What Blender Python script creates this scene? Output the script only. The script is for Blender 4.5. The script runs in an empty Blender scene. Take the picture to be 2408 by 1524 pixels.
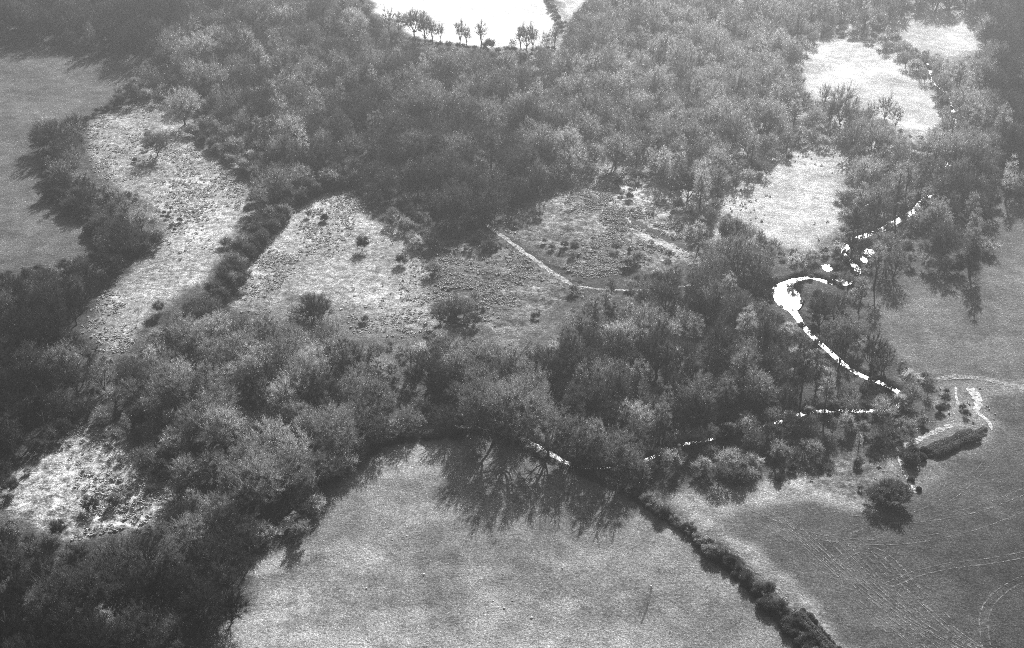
import bpy, math, random
import numpy as np
from mathutils import Vector

# ------------------------------------------------------------------ camera, world, sun, exposure
sc = bpy.context.scene
CAMZ, PITCH, HFOV = 190.0, math.radians(30.0), math.radians(40.0)
PW, PH = 2408.0, 1524.0                      # the survey sheet used to plan the ground layout
FOC = (PW / 2) / math.tan(HFOV / 2)
cam_d = bpy.data.cameras.new('camera'); cam = bpy.data.objects.new('camera', cam_d)
sc.collection.objects.link(cam); sc.camera = cam
cam.location = (0, 0, CAMZ); cam.rotation_euler = (math.pi / 2 - PITCH, 0, 0)
cam_d.sensor_fit = 'HORIZONTAL'; cam_d.angle = HFOV
cam_d.clip_start = 1.0; cam_d.clip_end = 9000
cp, sp = math.cos(PITCH), math.sin(PITCH)

def ray(px, py):
    u = (np.asarray(px, float) - PW / 2) / FOC; v = (PH / 2 - np.asarray(py, float)) / FOC
    return u, cp + v * sp, -sp + v * cp
def project(x, y, z):
    dx, dy, dz = x, y, z - CAMZ
    f = dy * cp - dz * sp; up = dy * sp + dz * cp
    f = np.where(np.abs(f) < 1e-3, 1e-3, f)
    return PW / 2 + FOC * dx / f, PH / 2 - FOC * up / f

gx, gy, gz = [float(v) for v in ray(1850, 690)]    # level water mirrors the sun here
_n = math.sqrt(gx * gx + gy * gy + gz * gz)
SUN = Vector((gx / _n, gy / _n, -gz / _n))
EL = math.asin(SUN.z); AZ = math.atan2(SUN.x, SUN.y)

world = bpy.data.worlds.new('World'); sc.world = world; world.use_nodes = True
nt = world.node_tree; nt.nodes.clear()
sky = nt.nodes.new('ShaderNodeTexSky'); sky.sky_type = 'NISHITA'; sky.sun_disc = False
sky.sun_elevation = EL; sky.sun_rotation = AZ; sky.dust_density = 2.0
bw = nt.nodes.new('ShaderNodeRGBToBW'); bg = nt.nodes.new('ShaderNodeBackground'); wo = nt.nodes.new('ShaderNodeOutputWorld')
bg.inputs['Strength'].default_value = 0.05
nt.links.new(sky.outputs[0], bw.inputs[0]); nt.links.new(bw.outputs[0], bg.inputs[0]); nt.links.new(bg.outputs[0], wo.inputs[0])

sun_d = bpy.data.lights.new('sun', 'SUN'); sun_o = bpy.data.objects.new('sun', sun_d); sc.collection.objects.link(sun_o)
sun_d.energy = 5.0; sun_d.angle = math.radians(0.53); sun_d.color = (1, 1, 1)
sun_o.rotation_euler = SUN.to_track_quat('Z', 'Y').to_euler(); sun_o.location = (0, 0, 400)

vs = sc.view_settings; vs.view_transform = 'Standard'; vs.look = 'None'; vs.gamma = 1.0; vs.exposure = 1.40
vs.use_curve_mapping = False
sc.cycles.use_denoising = False; sc.cycles.pixel_filter_type = 'BLACKMAN_HARRIS'; sc.cycles.filter_width = 0.9
sc.cycles.max_bounces = 5; sc.cycles.diffuse_bounces = 2; sc.cycles.glossy_bounces = 2
sc.cycles.transmission_bounces = 2; sc.cycles.volume_bounces = 0; sc.cycles.use_adaptive_sampling = False
sc.cycles.caustics_reflective = False; sc.cycles.caustics_refractive = False
HAZE = 0.00043

# ------------------------------------------------------------------ helpers
COL = sc.collection
rng = np.random.default_rng(7)
random.seed(7)

def hash2(ix, iy, s):
    n = (ix.astype(np.int64) * 374761393 + iy.astype(np.int64) * 668265263 + s * 982451653) & 0xffffffff
    n = ((n ^ (n >> 13)) * 1274126177) & 0xffffffff
    n = n ^ (n >> 16)
    return (n & 0xffffff) / float(0xffffff)
def noise(x, y, scale, s=0):
    x = np.asarray(x, float) / scale + 1000.5; y = np.asarray(y, float) / scale + 1000.5
    ix, iy = np.floor(x), np.floor(y); fx, fy = x - ix, y - iy
    fx = fx * fx * (3 - 2 * fx); fy = fy * fy * (3 - 2 * fy)
    a, b = hash2(ix, iy, s), hash2(ix + 1, iy, s); c, d = hash2(ix, iy + 1, s), hash2(ix + 1, iy + 1, s)
    return (a + (b - a) * fx) * (1 - fy) + (c + (d - c) * fx) * fy          # 0..1
def fbm(x, y, scale, s=0, o=3):
    t = 0; a = 1; w = 0
    for k in range(o):
        t = t + a * noise(x, y, scale / 2 ** k, s + k * 17); w += a; a *= .5
    return t / w
def inpoly(x, y, poly):
    x = np.asarray(x, float); y = np.asarray(y, float); r = np.zeros(x.shape, bool)
    n = len(poly); j = n - 1
    for i in range(n):
        xi, yi = poly[i]; xj, yj = poly[j]
        if yi != yj:
            r ^= ((yi > y) != (yj > y)) & (x < (xj - xi) * (y - yi) / (yj - yi) + xi)
        j = i
    return r
def sstep(a, b, t):
    t = np.clip((t - a) / (b - a), 0, 1); return t * t * (3 - 2 * t)
def plane_pt(px, py, z=0.0):
    u, fy, fz = ray(px, py); t = (z - CAMZ) / fz
    return u * t, fy * t
def dist_poly(x, y, pts, closed=False):
    d = np.full(np.asarray(x, float).shape, 1e9)
    n = len(pts)
    for i in range(n - (0 if closed else 1)):
        ax, ay = pts[i]; bx, by = pts[(i + 1) % n]
        vx, vy = bx - ax, by - ay; L = vx * vx + vy * vy + 1e-9
        t = np.clip(((x - ax) * vx + (y - ay) * vy) / L, 0, 1)
        d = np.minimum(d, np.hypot(x - ax - t * vx, y - ay - t * vy))
    return d
def smooth_line(pts, it=2):
    for _ in range(it):
        q = [pts[0]]
        for a, b in zip(pts[:-1], pts[1:]):
            q += [(a[0] * .75 + b[0] * .25, a[1] * .75 + b[1] * .25), (a[0] * .25 + b[0] * .75, a[1] * .25 + b[1] * .75)]
        q.append(pts[-1]); pts = q
    return pts

# ------------------------------------------------------------------ layout on the survey sheet
PASTURE = [(440, 1640), (520, 1510), (590, 1440), (600, 1375), (700, 1350), (750, 1310), (740, 1230), (770, 1160), (870, 1075), (930, 1030), (1080, 1028), (1200, 1052), (1330, 1098),
           (1480, 1160), (1590, 1240), (1690, 1315), (1790, 1415), (1890, 1524), (1960, 1620)]
ARABLE = [(1690, 1235), (1760, 1200), (1900, 1180), (2060, 1205), (2180, 1150), (2330, 1020), (2345, 985), (2300, 925), (2420, 930), (2700, 980), (2700, 1640), (2080, 1640),
          (1960, 1500), (1850, 1370), (1760, 1290)]
MARGIN = [(1560, 1180), (1640, 1135), (1700, 1150), (1850, 1115), (1950, 1150), (2060, 1190), (2080, 1207), (1900, 1182), (1760, 1202), (1690, 1237), (1760, 1290),
          (1850, 1370), (1960, 1500), (2080, 1640), (2010, 1640), (1900, 1480), (1770, 1330), (1660, 1245)]
UPFIELD = [(2110, 655), (2180, 645), (2290, 655), (2350, 600), (2340, 480), (2420, 470), (2800, 460), (2800, 960), (2420, 900), (2300, 880), (2220, 885), (2150, 850), (2090, 820), (2045, 775), (2060, 720)]
PIT = [(2200, 900), (2230, 885), (2300, 882), (2420, 902), (2420, 930), (2310, 922), (2345, 985), (2330, 1015), (2180, 1150), (2090, 1190), (2040, 1120), (2110, 1050), (2190, 1000), (2195, 940)]
SCRUBLAND = [(1850, 1115), (1900, 1085), (2050, 1060), (2120, 1060), (2040, 1120), (2060, 1190), (1950, 1150)]
LEFTFIELD = [(-260, 118), (130, 108), (340, 155), (270, 205), (205, 270), (105, 275), (55, 335), (100, 372), (108, 450), (210, 492), (228, 560), (195, 590), (100, 612), (-40, 645), (-260, 650)]
TOPFIELD = [(840, -60), (880, 30), (960, 80), (1010, 98), (1080, 108), (1160, 118), (1310, 112), (1318, 70), (1285, 0), (1260, -60)]
TOPFIELD2 = [(1308, -60), (1308, 0), (1326, 50), (1372, 0), (1380, -60)]
EASTGLADE = [(1885, 150), (1920, 105), (1960, 88), (2010, 88), (2080, 120), (2160, 180), (2205, 240), (2218, 275), (2185, 300), (2140, 308), (2085, 275), (1995, 240), (1910, 225)]
EASTGLADE2 = [(2090, 50), (2140, 30), (2270, 28), (2305, 80), (2320, 110), (2250, 135), (2160, 110)]
MIDGLADE = [(1870, 352), (1990, 345), (1985, 400), (1965, 440), (1960, 480), (1990, 500), (1960, 540), (1910, 585), (1850, 575), (1780, 530), (1700, 490), (1690, 465), (1770, 435), (1870, 375)]
LONGMEADOW = [(205, 285), (290, 245), (350, 235), (440, 290), (560, 400), (585, 425), (560, 500), (545, 590), (470, 680), (375, 750), (300, 830), (225, 830), (190, 775), (230, 700), (300, 625),
              (390, 555), (400, 500), (330, 455), (215, 400), (205, 330)]
MIDMEADOW = [(640, 510), (760, 440), (830, 440), (900, 510), (950, 560), (992, 605), (1015, 660), (1010, 740), (1010, 800), (960, 800), (830, 790), (800, 740), (775, 690), (700, 690), (640, 740), (560, 745), (535, 715), (560, 655), (610, 585)]
SCRUB1 = [(992, 600), (1060, 552), (1150, 532), (1335, 662), (1390, 690), (1300, 740), (1270, 800), (1200, 800), (1080, 790), (1020, 740), (1020, 660)]
SCRUB2 = [(1165, 525), (1310, 440), (1420, 402), (1540, 400), (1570, 470), (1645, 600), (1500, 640), (1420, 655), (1350, 655)]
LOWGLADE = [(15, 1140), (100, 1065), (190, 995), (250, 1020), (270, 1095), (345, 1120), (415, 1160), (400, 1205), (330, 1235), (170, 1280), (95, 1240), (25, 1215)]
BANK = [(580, 1340), (620, 1310), (700, 1275), (745, 1285), (735, 1310), (640, 1345), (600, 1365)]
# name, polygon, albedo, tussock amount, structure name, label
REG = [('PASTURE', PASTURE, .145, .10, 'pasture'), ('ARABLE', ARABLE, .068, .02, 'arable_field'), ('MARGIN', MARGIN, .19, .25, 'field_margin'),
       ('UPFIELD', UPFIELD, .105, .05, 'arable_field'), ('PIT', PIT, .14, .35, 'rough_ground'), ('SCRUBLAND', SCRUBLAND, .11, .8, 'rough_ground'),
       ('LEFTFIELD', LEFTFIELD, .09, .0, 'grass_field'), ('TOPFIELD', TOPFIELD, .75, .0, 'pale_field'), ('TOPFIELD2', TOPFIELD2, .65, .0, 'pale_field'),
       ('EASTGLADE', EASTGLADE, .70, .1, 'glade'), ('EASTGLADE2', EASTGLADE2, .45, .1, 'glade'), ('MIDGLADE', MIDGLADE, .42, .3, 'glade'),
       ('LONGMEADOW', LONGMEADOW, .23, .7, 'meadow'), ('MIDMEADOW', MIDMEADOW, .22, .7, 'meadow'), ('SCRUB1', SCRUB1, .11, 1., 'scrub_clearing'),
       ('SCRUB2', SCRUB2, .13, 1., 'scrub_clearing'), ('LOWGLADE', LOWGLADE, .26, 1., 'glade'), ('BANK', BANK, .22, .2, 'bank')]
STREAM_P = [(2165, 132), (2178, 145), (2188, 165), (2192, 195), (2225, 215), (2250, 290), (2243, 365), (2212, 420), (2205, 450), (2168, 472), (2150, 497), (2115, 517),
            (2075, 540), (2030, 556), (1995, 570), (1985, 590), (1992, 615), (2020, 632), (2010, 655), (1985, 672), (1955, 668), (1915, 653), (1872, 656), (1842, 672), (1840, 705),
            (1868, 735), (1890, 770), (1922, 802), (1965, 840), (2002, 872), (2040, 890), (2085, 905), (2128, 932), (2105, 962), (2040, 966), (1960, 966), (1900, 967), (1868, 982), (1800, 1002),
            (1720, 1015), (1665, 1036), (1608, 1042), (1540, 1075), (1470, 1095), (1400, 1103), (1340, 1095), (1260, 1045), (1190, 1018), (1110, 1000), (1020, 1002), (945, 1005), (880, 1040), (800, 1105),
            (715, 1165), (666, 1205), (612, 1256), (535, 1330), (450, 1420), (360, 1540), (310, 1640)]
WATER_Z = -0.75
stream = smooth_line([tuple(float(v) for v in plane_pt(a, b, WATER_Z)) for a, b in STREAM_P], 2)
stream_a = np.array(stream)
def stream_w(px, py):
    w = 1.7 if px > 1860 or px < 1300 else .8
    if 1825 < px < 1880 and 645 < py < 740: w = 3.0  # bend widened to imitate the spread of the glare
    elif 630 < px < 700 and 1195 < py < 1265: w = 2.6
    elif py < 150: w = .5
    elif py < 430: w = .9
    elif px > 1860 and py > 700: w = 1.4
    elif px > 1960 and 500 < py < 640: w = 2.6
    return w
_spx, _spy = project(stream_a[:, 0], stream_a[:, 1], np.full(len(stream_a), WATER_Z))
stream_hw = np.array([stream_w(a, b) for a, b in zip(_spx, _spy)])
for _ in range(3):
    stream_hw[1:-1] = (stream_hw[:-2] + stream_hw[1:-1] + stream_hw[2:]) / 3
stream_hw *= .30

GLARE_POOL = (*[float(v) for v in plane_pt(1850, 694, WATER_Z)], 3.6, 8.6)  # made-up ellipse of water, sized like the sun glare
def stream_edge(x, y):
    """signed metres to the water's edge (negative in the water)"""
    d = np.full(np.asarray(x, float).shape, 1e9)
    for i in range(len(stream) - 1):
        ax, ay = stream[i]; bx, by = stream[i + 1]; vx, vy = bx - ax, by - ay; L = vx * vx + vy * vy + 1e-9
        t = np.clip(((x - ax) * vx + (y - ay) * vy) / L, 0, 1)
        d = np.minimum(d, np.hypot(x - ax - t * vx, y - ay - t * vy) - (stream_hw[i] * (1 - t) + stream_hw[i + 1] * t))
    pe = np.sqrt(((x - GLARE_POOL[0]) / GLARE_POOL[2]) ** 2 + ((y - GLARE_POOL[1]) / GLARE_POOL[3]) ** 2) - 1 + .9 * (fbm(x, y, 4.5, 77, 2) - .42)
    return np.minimum(d, pe * GLARE_POOL[2])
def height(x, y, sd=None):
    x = np.asarray(x, float); y = np.asarray(y, float)
    if sd is None: sd = stream_edge(x, y)
    h = 2.6 * (fbm(x, y, 90, 3, 2) - .5) + .9 * (noise(x, y, 21, 9) - .5)
    h = h * sstep(4, 45, sd)
    h = h - 1.6 * (1 - sstep(-.3, 1.3, sd))                         # channel
    return h
def ground(px, py):
    x, y = [float(v) for v in plane_pt(px, py)]
    for _ in range(2):
        z = float(height(np.array([x]), np.array([y]))[0]); x, y = [float(v) for v in plane_pt(px, py, z)]
    return x, y, z
REGW = {n: [tuple(float(v) for v in plane_pt(a, b)) for a, b in p] for n, p, *_ in REG}

# ------------------------------------------------------------------ materials
def mat(name, base=.2, rough=.85, spec=.2):
    m = bpy.data.materials.new(name); m.use_nodes = True
    b = m.node_tree.nodes['Principled BSDF']
    b.inputs['Base Color'].default_value = (base, base, base, 1); b.inputs['Roughness'].default_value = rough
    b.inputs['Specular IOR Level'].default_value = spec
    return m, m.node_tree, b
def N(t, kind, **kw):
    n = t.nodes.new(kind)
    for k, v in kw.items():
        if k in n.inputs: n.inputs[k].default_value = v
        else: setattr(n, k, v)
    return n
def math_(t, op, a, b=None):
    n = t.nodes.new('ShaderNodeMath'); n.operation = op
    for i, v in enumerate((a, b)):
        if v is None: continue
        if isinstance(v, (int, float)): n.inputs[i].default_value = v
        else: t.links.new(v, n.inputs[i])
    return n.outputs[0]
def mrange(t, v, a, b, c, d):
    n = t.nodes.new('ShaderNodeMapRange'); t.links.new(v, n.inputs['Value'])
    for k, q in zip(('From Min', 'From Max', 'To Min', 'To Max'), (a, b, c, d)): n.inputs[k].default_value = q
    return n.outputs[0]
def tex(t, scale, detail=3, rough=.6):
    g = t.nodes.new('ShaderNodeNewGeometry'); n = N(t, 'ShaderNodeTexNoise', Scale=scale, Detail=detail, Roughness=rough)
    t.links.new(g.outputs['Position'], n.inputs['Vector']); return n.outputs['Fac']

def ground_material():
    m, t, b = mat('turf_and_soil', .2, .95, .05)
    at = N(t, 'ShaderNodeAttribute'); at.attribute_name = 'tone'; at.attribute_type = 'GEOMETRY'
    ar = N(t, 'ShaderNodeAttribute'); ar.attribute_name = 'tuss'; ar.attribute_type = 'GEOMETRY'
    big = mrange(t, tex(t, .05, 5, .62), .32, .68, .68, 1.32)
    mid = mrange(t, tex(t, .22, 5, .7), .3, .7, .62, 1.38)
    fine = math_(t, 'MULTIPLY', mrange(t, tex(t, 2.2, 3, .75), .32, .68, .40, 1.60), mrange(t, tex(t, 6.5, 2, .8), .35, .65, .55, 1.45))
    v = math_(t, 'MULTIPLY', math_(t, 'MULTIPLY', big, mid), fine)
    # clumps of pale dead grass and dark mottling where the ground is rough
    cl = mrange(t, tex(t, .6, 4, .72), .36, .64, .22, 1.75)
    mix = t.nodes.new('ShaderNodeMix'); mix.data_type = 'FLOAT'
    t.links.new(ar.outputs['Fac'], mix.inputs[0]); mix.inputs[2].default_value = 1.0; t.links.new(cl, mix.inputs[3])
    v = math_(t, 'MULTIPLY', v, mix.outputs[0])
    v = math_(t, 'MULTIPLY', v, at.outputs['Fac'])
    cc = t.nodes.new('ShaderNodeCombineColor')
    for i in range(3): t.links.new(v, cc.inputs[i])
    t.links.new(cc.outputs[0], b.inputs['Base Color'])
    bp = N(t, 'ShaderNodeBump', Strength=.7, Distance=.35); t.links.new(tex(t, 1.1, 4, .7), bp.inputs['Height']); t.links.new(bp.outputs[0], b.inputs['Normal'])
    return m
def grain_material(name, base, amp, scale=1.5, rough=.9, big=.15):
    m, t, b = mat(name, base, rough, .05)
    v = math_(t, 'MULTIPLY', mrange(t, tex(t, scale, 3, .7), .3, .7, 1 - amp, 1 + amp), mrange(t, tex(t, .12, 2), .3, .7, 1 - big, 1 + big))
    v = math_(t, 'MULTIPLY', v, base)
    cc = t.nodes.new('ShaderNodeCombineColor')
    for i in range(3): t.links.new(v, cc.inputs[i])
    t.links.new(cc.outputs[0], b.inputs['Base Color'])
    return m
def twig_material(name, lo, hi, trans=.35):
    m = bpy.data.materials.new(name); m.use_nodes = True; t = m.node_tree; t.nodes.clear()
    oi = t.nodes.new('ShaderNodeObjectInfo'); v = mrange(t, oi.outputs['Random'], 0, 1, lo, hi)
    v = math_(t, 'MULTIPLY', v, mrange(t, tex(t, .8, 2), .3, .7, .75, 1.25))
    cc = t.nodes.new('ShaderNodeCombineColor')
    for i in range(3): t.links.new(v, cc.inputs[i])
    d = t.nodes.new('ShaderNodeBsdfDiffuse'); tr = t.nodes.new('ShaderNodeBsdfTranslucent'); mx = t.nodes.new('ShaderNodeMixShader'); o = t.nodes.new('ShaderNodeOutputMaterial')
    t.links.new(cc.outputs[0], d.inputs[0]); t.links.new(cc.outputs[0], tr.inputs[0]); mx.inputs[0].default_value = trans
    t.links.new(d.outputs[0], mx.inputs[1]); t.links.new(tr.outputs[0], mx.inputs[2]); t.links.new(mx.outputs[0], o.inputs[0])
    return m
M_GROUND = ground_material()
M_BARK = grain_material('bark', .10, .35, 3.0)
M_PALEBARK = grain_material('pale_bark', .30, .35, 3.0)
M_TWIG = {'pale': twig_material('pale_twigs', .32, .55, .45), 'mid': twig_material('brown_twigs', .17, .34, .42), 'dark': twig_material('dark_twigs', .055, .13, .38), 'black': twig_material('dark_and_vignette_twigs', .02, .06, .3)}  # the black tone carries painted corner darkening
M_HEDGE = twig_material('hedge_leaves', .13, .15, .4)
M_EVER = twig_material('evergreen_leaves', .06, .11, .3)
M_TUFT = None
M_BARE = grain_material('bare_chalky_soil', .46, .35, 1.2)
M_PATH = grain_material('worn_path', .40, .3, 1.6)
M_TRACK = grain_material('tyre_marks', .15, .3, 1.0)
M_FAINT = grain_material('faint_path', .26, .4, 1.2)
M_VERGE = grain_material('dry_verge_grass', .20, .5, 1.0)
M_SHADE_SOIL = grain_material('shade_and_dark_soil', .06, .35, 1.5)  # serves painted shade strips as well as dark soil lines
M_STONE = grain_material('pale_stone', .62, .2, 4)
M_WOOD = grain_material('weathered_wood', .22, .3, 5)
M_WIRE = grain_material('fence_wire', .2, .1, 5)
def ragged(m, keep, scale):
    """worn surface that breaks up, the turf below showing through"""
    t = m.node_tree; b = t.nodes['Principled BSDF']; o = t.nodes['Material Output']; tr = t.nodes.new('ShaderNodeBsdfTransparent'); mx = t.nodes.new('ShaderNodeMixShader')
    t.links.new(mrange(t, tex(t, scale, 4, .75), keep - .1, keep + .1, 1, 0), mx.inputs[0]); t.links.new(b.outputs[0], mx.inputs[1]); t.links.new(tr.outputs[0], mx.inputs[2]); t.links.new(mx.outputs[0], o.inputs['Surface'])
for m_, k_ in ((M_PATH, .46), (M_BARE, .43), (M_FAINT, .48), (M_VERGE, .50), (M_TRACK, .5), (M_SHADE_SOIL, .42)): ragged(m_, k_, 1.1)
def water_material():
    m, t, b = mat('rippled_water', .015, .24, .5); b.inputs['IOR'].default_value = 1.33
    bp = N(t, 'ShaderNodeBump', Strength=.45, Distance=.25); t.links.new(tex(t, .9, 4, .65), bp.inputs['Height']); t.links.new(bp.outputs[0], b.inputs['Normal'])
    return m
M_WATER = water_material()

# ------------------------------------------------------------------ mesh building
def mesh(name, v, f, m, smooth=False):
    me = bpy.data.meshes.new(name); v = np.asarray(v, np.float32)
    if isinstance(f, np.ndarray):
        k = f.shape[1]; me.vertices.add(len(v)); me.vertices.foreach_set('co', v.ravel())
        me.loops.add(f.size); me.loops.foreach_set('vertex_index', f.astype(np.int32).ravel())
        me.polygons.add(len(f)); me.polygons.foreach_set('loop_start', np.arange(0, f.size, k, dtype=np.int32))
        me.update(calc_edges=True)
    else:
        me.from_pydata(v.tolist(), [], f)
    for q in (m if isinstance(m, (list, tuple)) else [m]): me.materials.append(q)
    if smooth: me.polygons.foreach_set('use_smooth', np.ones(len(me.polygons), bool))
    return me
def obj(name, me, parent=None, loc=None):
    o = bpy.data.objects.new(name, me); COL.objects.link(o)
    if parent is not None: o.parent = parent
    if loc is not None: o.location = loc
    return o
def tag(o, label, cat=None, group=None, kind=None):
    o['label'] = label
    if cat: o['category'] = cat
    if group: o['group'] = group
    if kind: o['kind'] = kind
    return o
class MB:
    def __init__(s): s.v = []; s.f = []; s.n = 0
    def add(s, v, f):
        v = np.asarray(v, float); s.v.append(v); s.f.append(np.asarray(f, int) + s.n); s.n += len(v)
    def tube(s, pts, rad, k=5):
        pts = np.asarray(pts, float); rad = np.asarray(rad, float); n = len(pts); V = []
        for i in range(n):
            d = pts[min(i + 1, n - 1)] - pts[max(i - 1, 0)]; d = d / (np.linalg.norm(d) + 1e-9)
            a = np.cross(d, (0, 0, 1.0) if abs(d[2]) < .9 else (1.0, 0, 0)); a /= np.linalg.norm(a); b = np.cross(d, a)
            for j in range(k):
                q = 2 * math.pi * j / k; V.append(pts[i] + rad[i] * (math.cos(q) * a + math.sin(q) * b))
        F = []
        for i in range(n - 1):
            for j in range(k):
                p, q = i * k + j, i * k + (j + 1) % k
                F.append((p, q, q + k)); F.append((p, q + k, p + k))
        s.add(V, F)
    def mesh(s, name, m, smooth=False):
        return mesh(name, np.concatenate(s.v), np.concatenate(s.f).astype(np.int32), m, smooth)

# ------------------------------------------------------------------ terrain
def axis(a, b, step, lo, hi):
    mid = np.arange(a, b + 1e-6, step); L = []; x, s = a, step
    while x > lo: s *= 1.25; x -= s; L.append(x)
    R = []; x, s = b, step
    while x < hi: s *= 1.25; x += s; R.append(x)
    return np.concatenate([np.array(L[::-1]), mid, np.array(R)])
AX = axis(-300, 300, 1.0, -2200, 2200); AY = axis(165, 740, 1.0, -1600, 2600)
GX, GY = np.meshgrid(AX, AY)
SD = np.full(GX.shape, 99.0)
core = (np.abs(GX) < 320) & (GY > 120) & (GY < 800)
SD[core] = stream_edge(GX[core], GY[core])
GZ = height(GX, GY, SD)
wx = GX + 11 * (fbm(GX, GY, 26, 141) - .5) * (GY > 260) + 4.5 * (fbm(GX, GY, 14, 41) - .5) + 1.6 * (noise(GX, GY, 2.5, 51) - .5); wy = GY + 13 * (fbm(GX, GY, 26, 143) - .5) * (GY > 260) + 4.5 * (fbm(GX, GY, 14, 43) - .5) + 1.6 * (noise(GX, GY, 2.5, 53) - .5)
TONE = np.full(GX.shape, .06); TUSS = np.full(GX.shape, .5); RID = np.full(GX.shape, -1)
for i, (n, p, tone, tu, nm) in enumerate(REG):
    k = inpoly(wx, wy, REGW[n]); TONE[k] = tone; TUSS[k] = tu; RID[k] = i
def patch(poly_p, val, soft=4.0, amount=1.0, what=None):
    """shift the ground tone inside a ragged-edged polygon"""
    global TONE
    pts = [tuple(float(v) for v in plane_pt(a, b)) for a, b in poly_p]
    ins = inpoly(wx, wy, pts); d = dist_poly(wx, wy, pts, True); sd_ = np.where(ins, d, -d)
    TONE = TONE + (val - TONE) * amount * sstep(-soft, soft, sd_) * (.55 + .9 * (fbm(GX, GY, 9, 71) - .1)).clip(0, 1)
def blur(a, n=1):
    for _ in range(n):
        a = (np.roll(a, 1, 0) + 2 * a + np.roll(a, -1, 0)) / 4; a = (np.roll(a, 1, 1) + 2 * a + np.roll(a, -1, 1)) / 4
    return a
TONE = blur(TONE, 2); TUSS = blur(TUSS, 2)
patch([(1400, -150), (2280, -150), (2330, 330), (1950, 560), (1560, 560), (1330, 420), (1200, 250)], .36, 25, .9)  # pale wood floor, with haze brightness painted into its tone
patch([(900, 130), (1320, 130), (1350, 420), (1150, 330), (1000, 260)], .16, 20, .8)
patch([(480, 280), (620, 300), (640, 520), (560, 560)], .17, 8, .7)
patch([(640, 700), (800, 700), (1010, 790), (1290, 780), (1250, 900), (900, 860), (660, 780)], .17, 12, .7)
_q = np.random.default_rng(5)
for _ in range(26):
    a, b = _q.uniform(780, 1800), _q.uniform(1180, 1520); w_, h_ = _q.uniform(25, 90), _q.uniform(10, 35)
    patch([(a + w_ * math.cos(t) * _q.uniform(.6, 1.2), b + h_ * math.sin(t) * _q.uniform(.6, 1.2)) for t in np.linspace(0, 6.28, 9)[:-1]], float(_q.choice([.07, .09, .10, .22, .26])), 4, .7) if inpoly(np.array([a]), np.array([b]), PASTURE)[0] else None
patch([(-300, 1270), (420, 1260), (560, 1380), (480, 1700), (-300, 1700)], .05, 10, 1.)  # dark wood floor, corner darkening partly painted in
patch([(-300, 660), (200, 640), (200, 980), (20, 1130), (-300, 1300)], .05, 10, 1.)  # wood floor blackened further, edge falloff painted into the tone
patch([(650, 1560), (680, 1440), (760, 1420), (830, 1470), (900, 1500), (1500, 1510), (1500, 1560)], .27, 10)
patch([(790, 1290), (860, 1280), (880, 1330), (800, 1350)], .25, 5)
patch([(480, 1560), (560, 1470), (640, 1410), (720, 1440), (690, 1540)], .26, 8)
patch([(900, 1040), (1040, 1040), (1060, 1090), (900, 1150), (820, 1150)], .21, 5)
patch([(480, 380), (600, 420), (560, 560), (420, 600), (420, 450)], .32, 8, .8)
patch([(690, 480), (800, 460), (880, 560), (800, 600), (700, 560)], .30, 8, .8)
patch([(830, 680), (960, 640), (1000, 720), (930, 780), (840, 760)], .27, 6, .8)
patch([(130, 1150), (230, 1060), (270, 1110), (240, 1180), (130, 1230)], .38, 6, .9)
patch([(2300, 1200), (2600, 1100), (2600, 1640), (2150, 1640), (2250, 1450)], .035, 25, 1.)  # corner darkening painted into the soil tone
patch([(2090, 700), (2200, 650), (2300, 700), (2200, 800), (2080, 790)], .125, 10, .8)
patch([(1100, 1080), (1500, 1180), (1700, 1340), (1500, 1330), (1200, 1200)], .14, 12, .6)
RIDGE = np.sin((GX * .35 + GY * .75 + 9 * fbm(GX, GY, 22, 61)) * 1.9) * sstep(.45, .62, fbm(GX, GY, 30, 63)) * (TUSS > .55) * (RID >= 0)
GZ = GZ + 1.5 * (fbm(GX * .6 + GY * .35, GY, 7, 65) - .5) * sstep(.6, .95, TUSS) * core * (SD > 3) * (RID >= 0) + .13 * RIDGE * core + .45 * TUSS * (noise(GX, GY, 2.6, 5) - .5) * (core & (SD > 2)) + .10 * (noise(GX, GY, 2.1, 6) - .5) * core * (SD > 2)
ny, nx = GX.shape
idx = np.arange(nx * ny).reshape(ny, nx)
quads = np.stack([idx[:-1, :-1], idx[:-1, 1:], idx[1:, 1:], idx[1:, :-1]], -1).reshape(-1, 4)
frid = RID[:-1, :-1].reshape(-1)
VV = np.stack([GX, GY, GZ], -1).reshape(-1, 3); TT = TONE.reshape(-1); UU = TUSS.reshape(-1)
LAB = {'PASTURE': 'pale open pasture in front of the stream wood', 'ARABLE': 'dark arable field crossed by curving tyre marks', 'MARGIN': 'pale grass margin between hedge and dark arable field',
       'UPFIELD': 'mid grey arable field beyond the curving track', 'PIT': 'rough ground around the bare chalky patch', 'SCRUBLAND': 'tussocky rough ground beside the clipped hedge',
       'LEFTFIELD': 'smooth grey grass field beyond the dark hedge', 'TOPFIELD': 'bright white field behind the row of bare trees', 'TOPFIELD2': 'small bright field beyond the hedge line',
       'EASTGLADE': 'bright oval glade in the far wood', 'EASTGLADE2': 'pale small glade near the stream head', 'MIDGLADE': 'pale glade in the wood left of stream loops',
       'LONGMEADOW': 'long pale meadow between two hedges', 'MIDMEADOW': 'pale tussocky meadow beside the wire fence', 'SCRUB1': 'dark tussocky clearing beside the straight path',
       'SCRUB2': 'tussocky clearing across the straight path', 'LOWGLADE': 'pale tussock glade ringed by dark wood', 'BANK': 'low grassy bank by the stream'}
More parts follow.
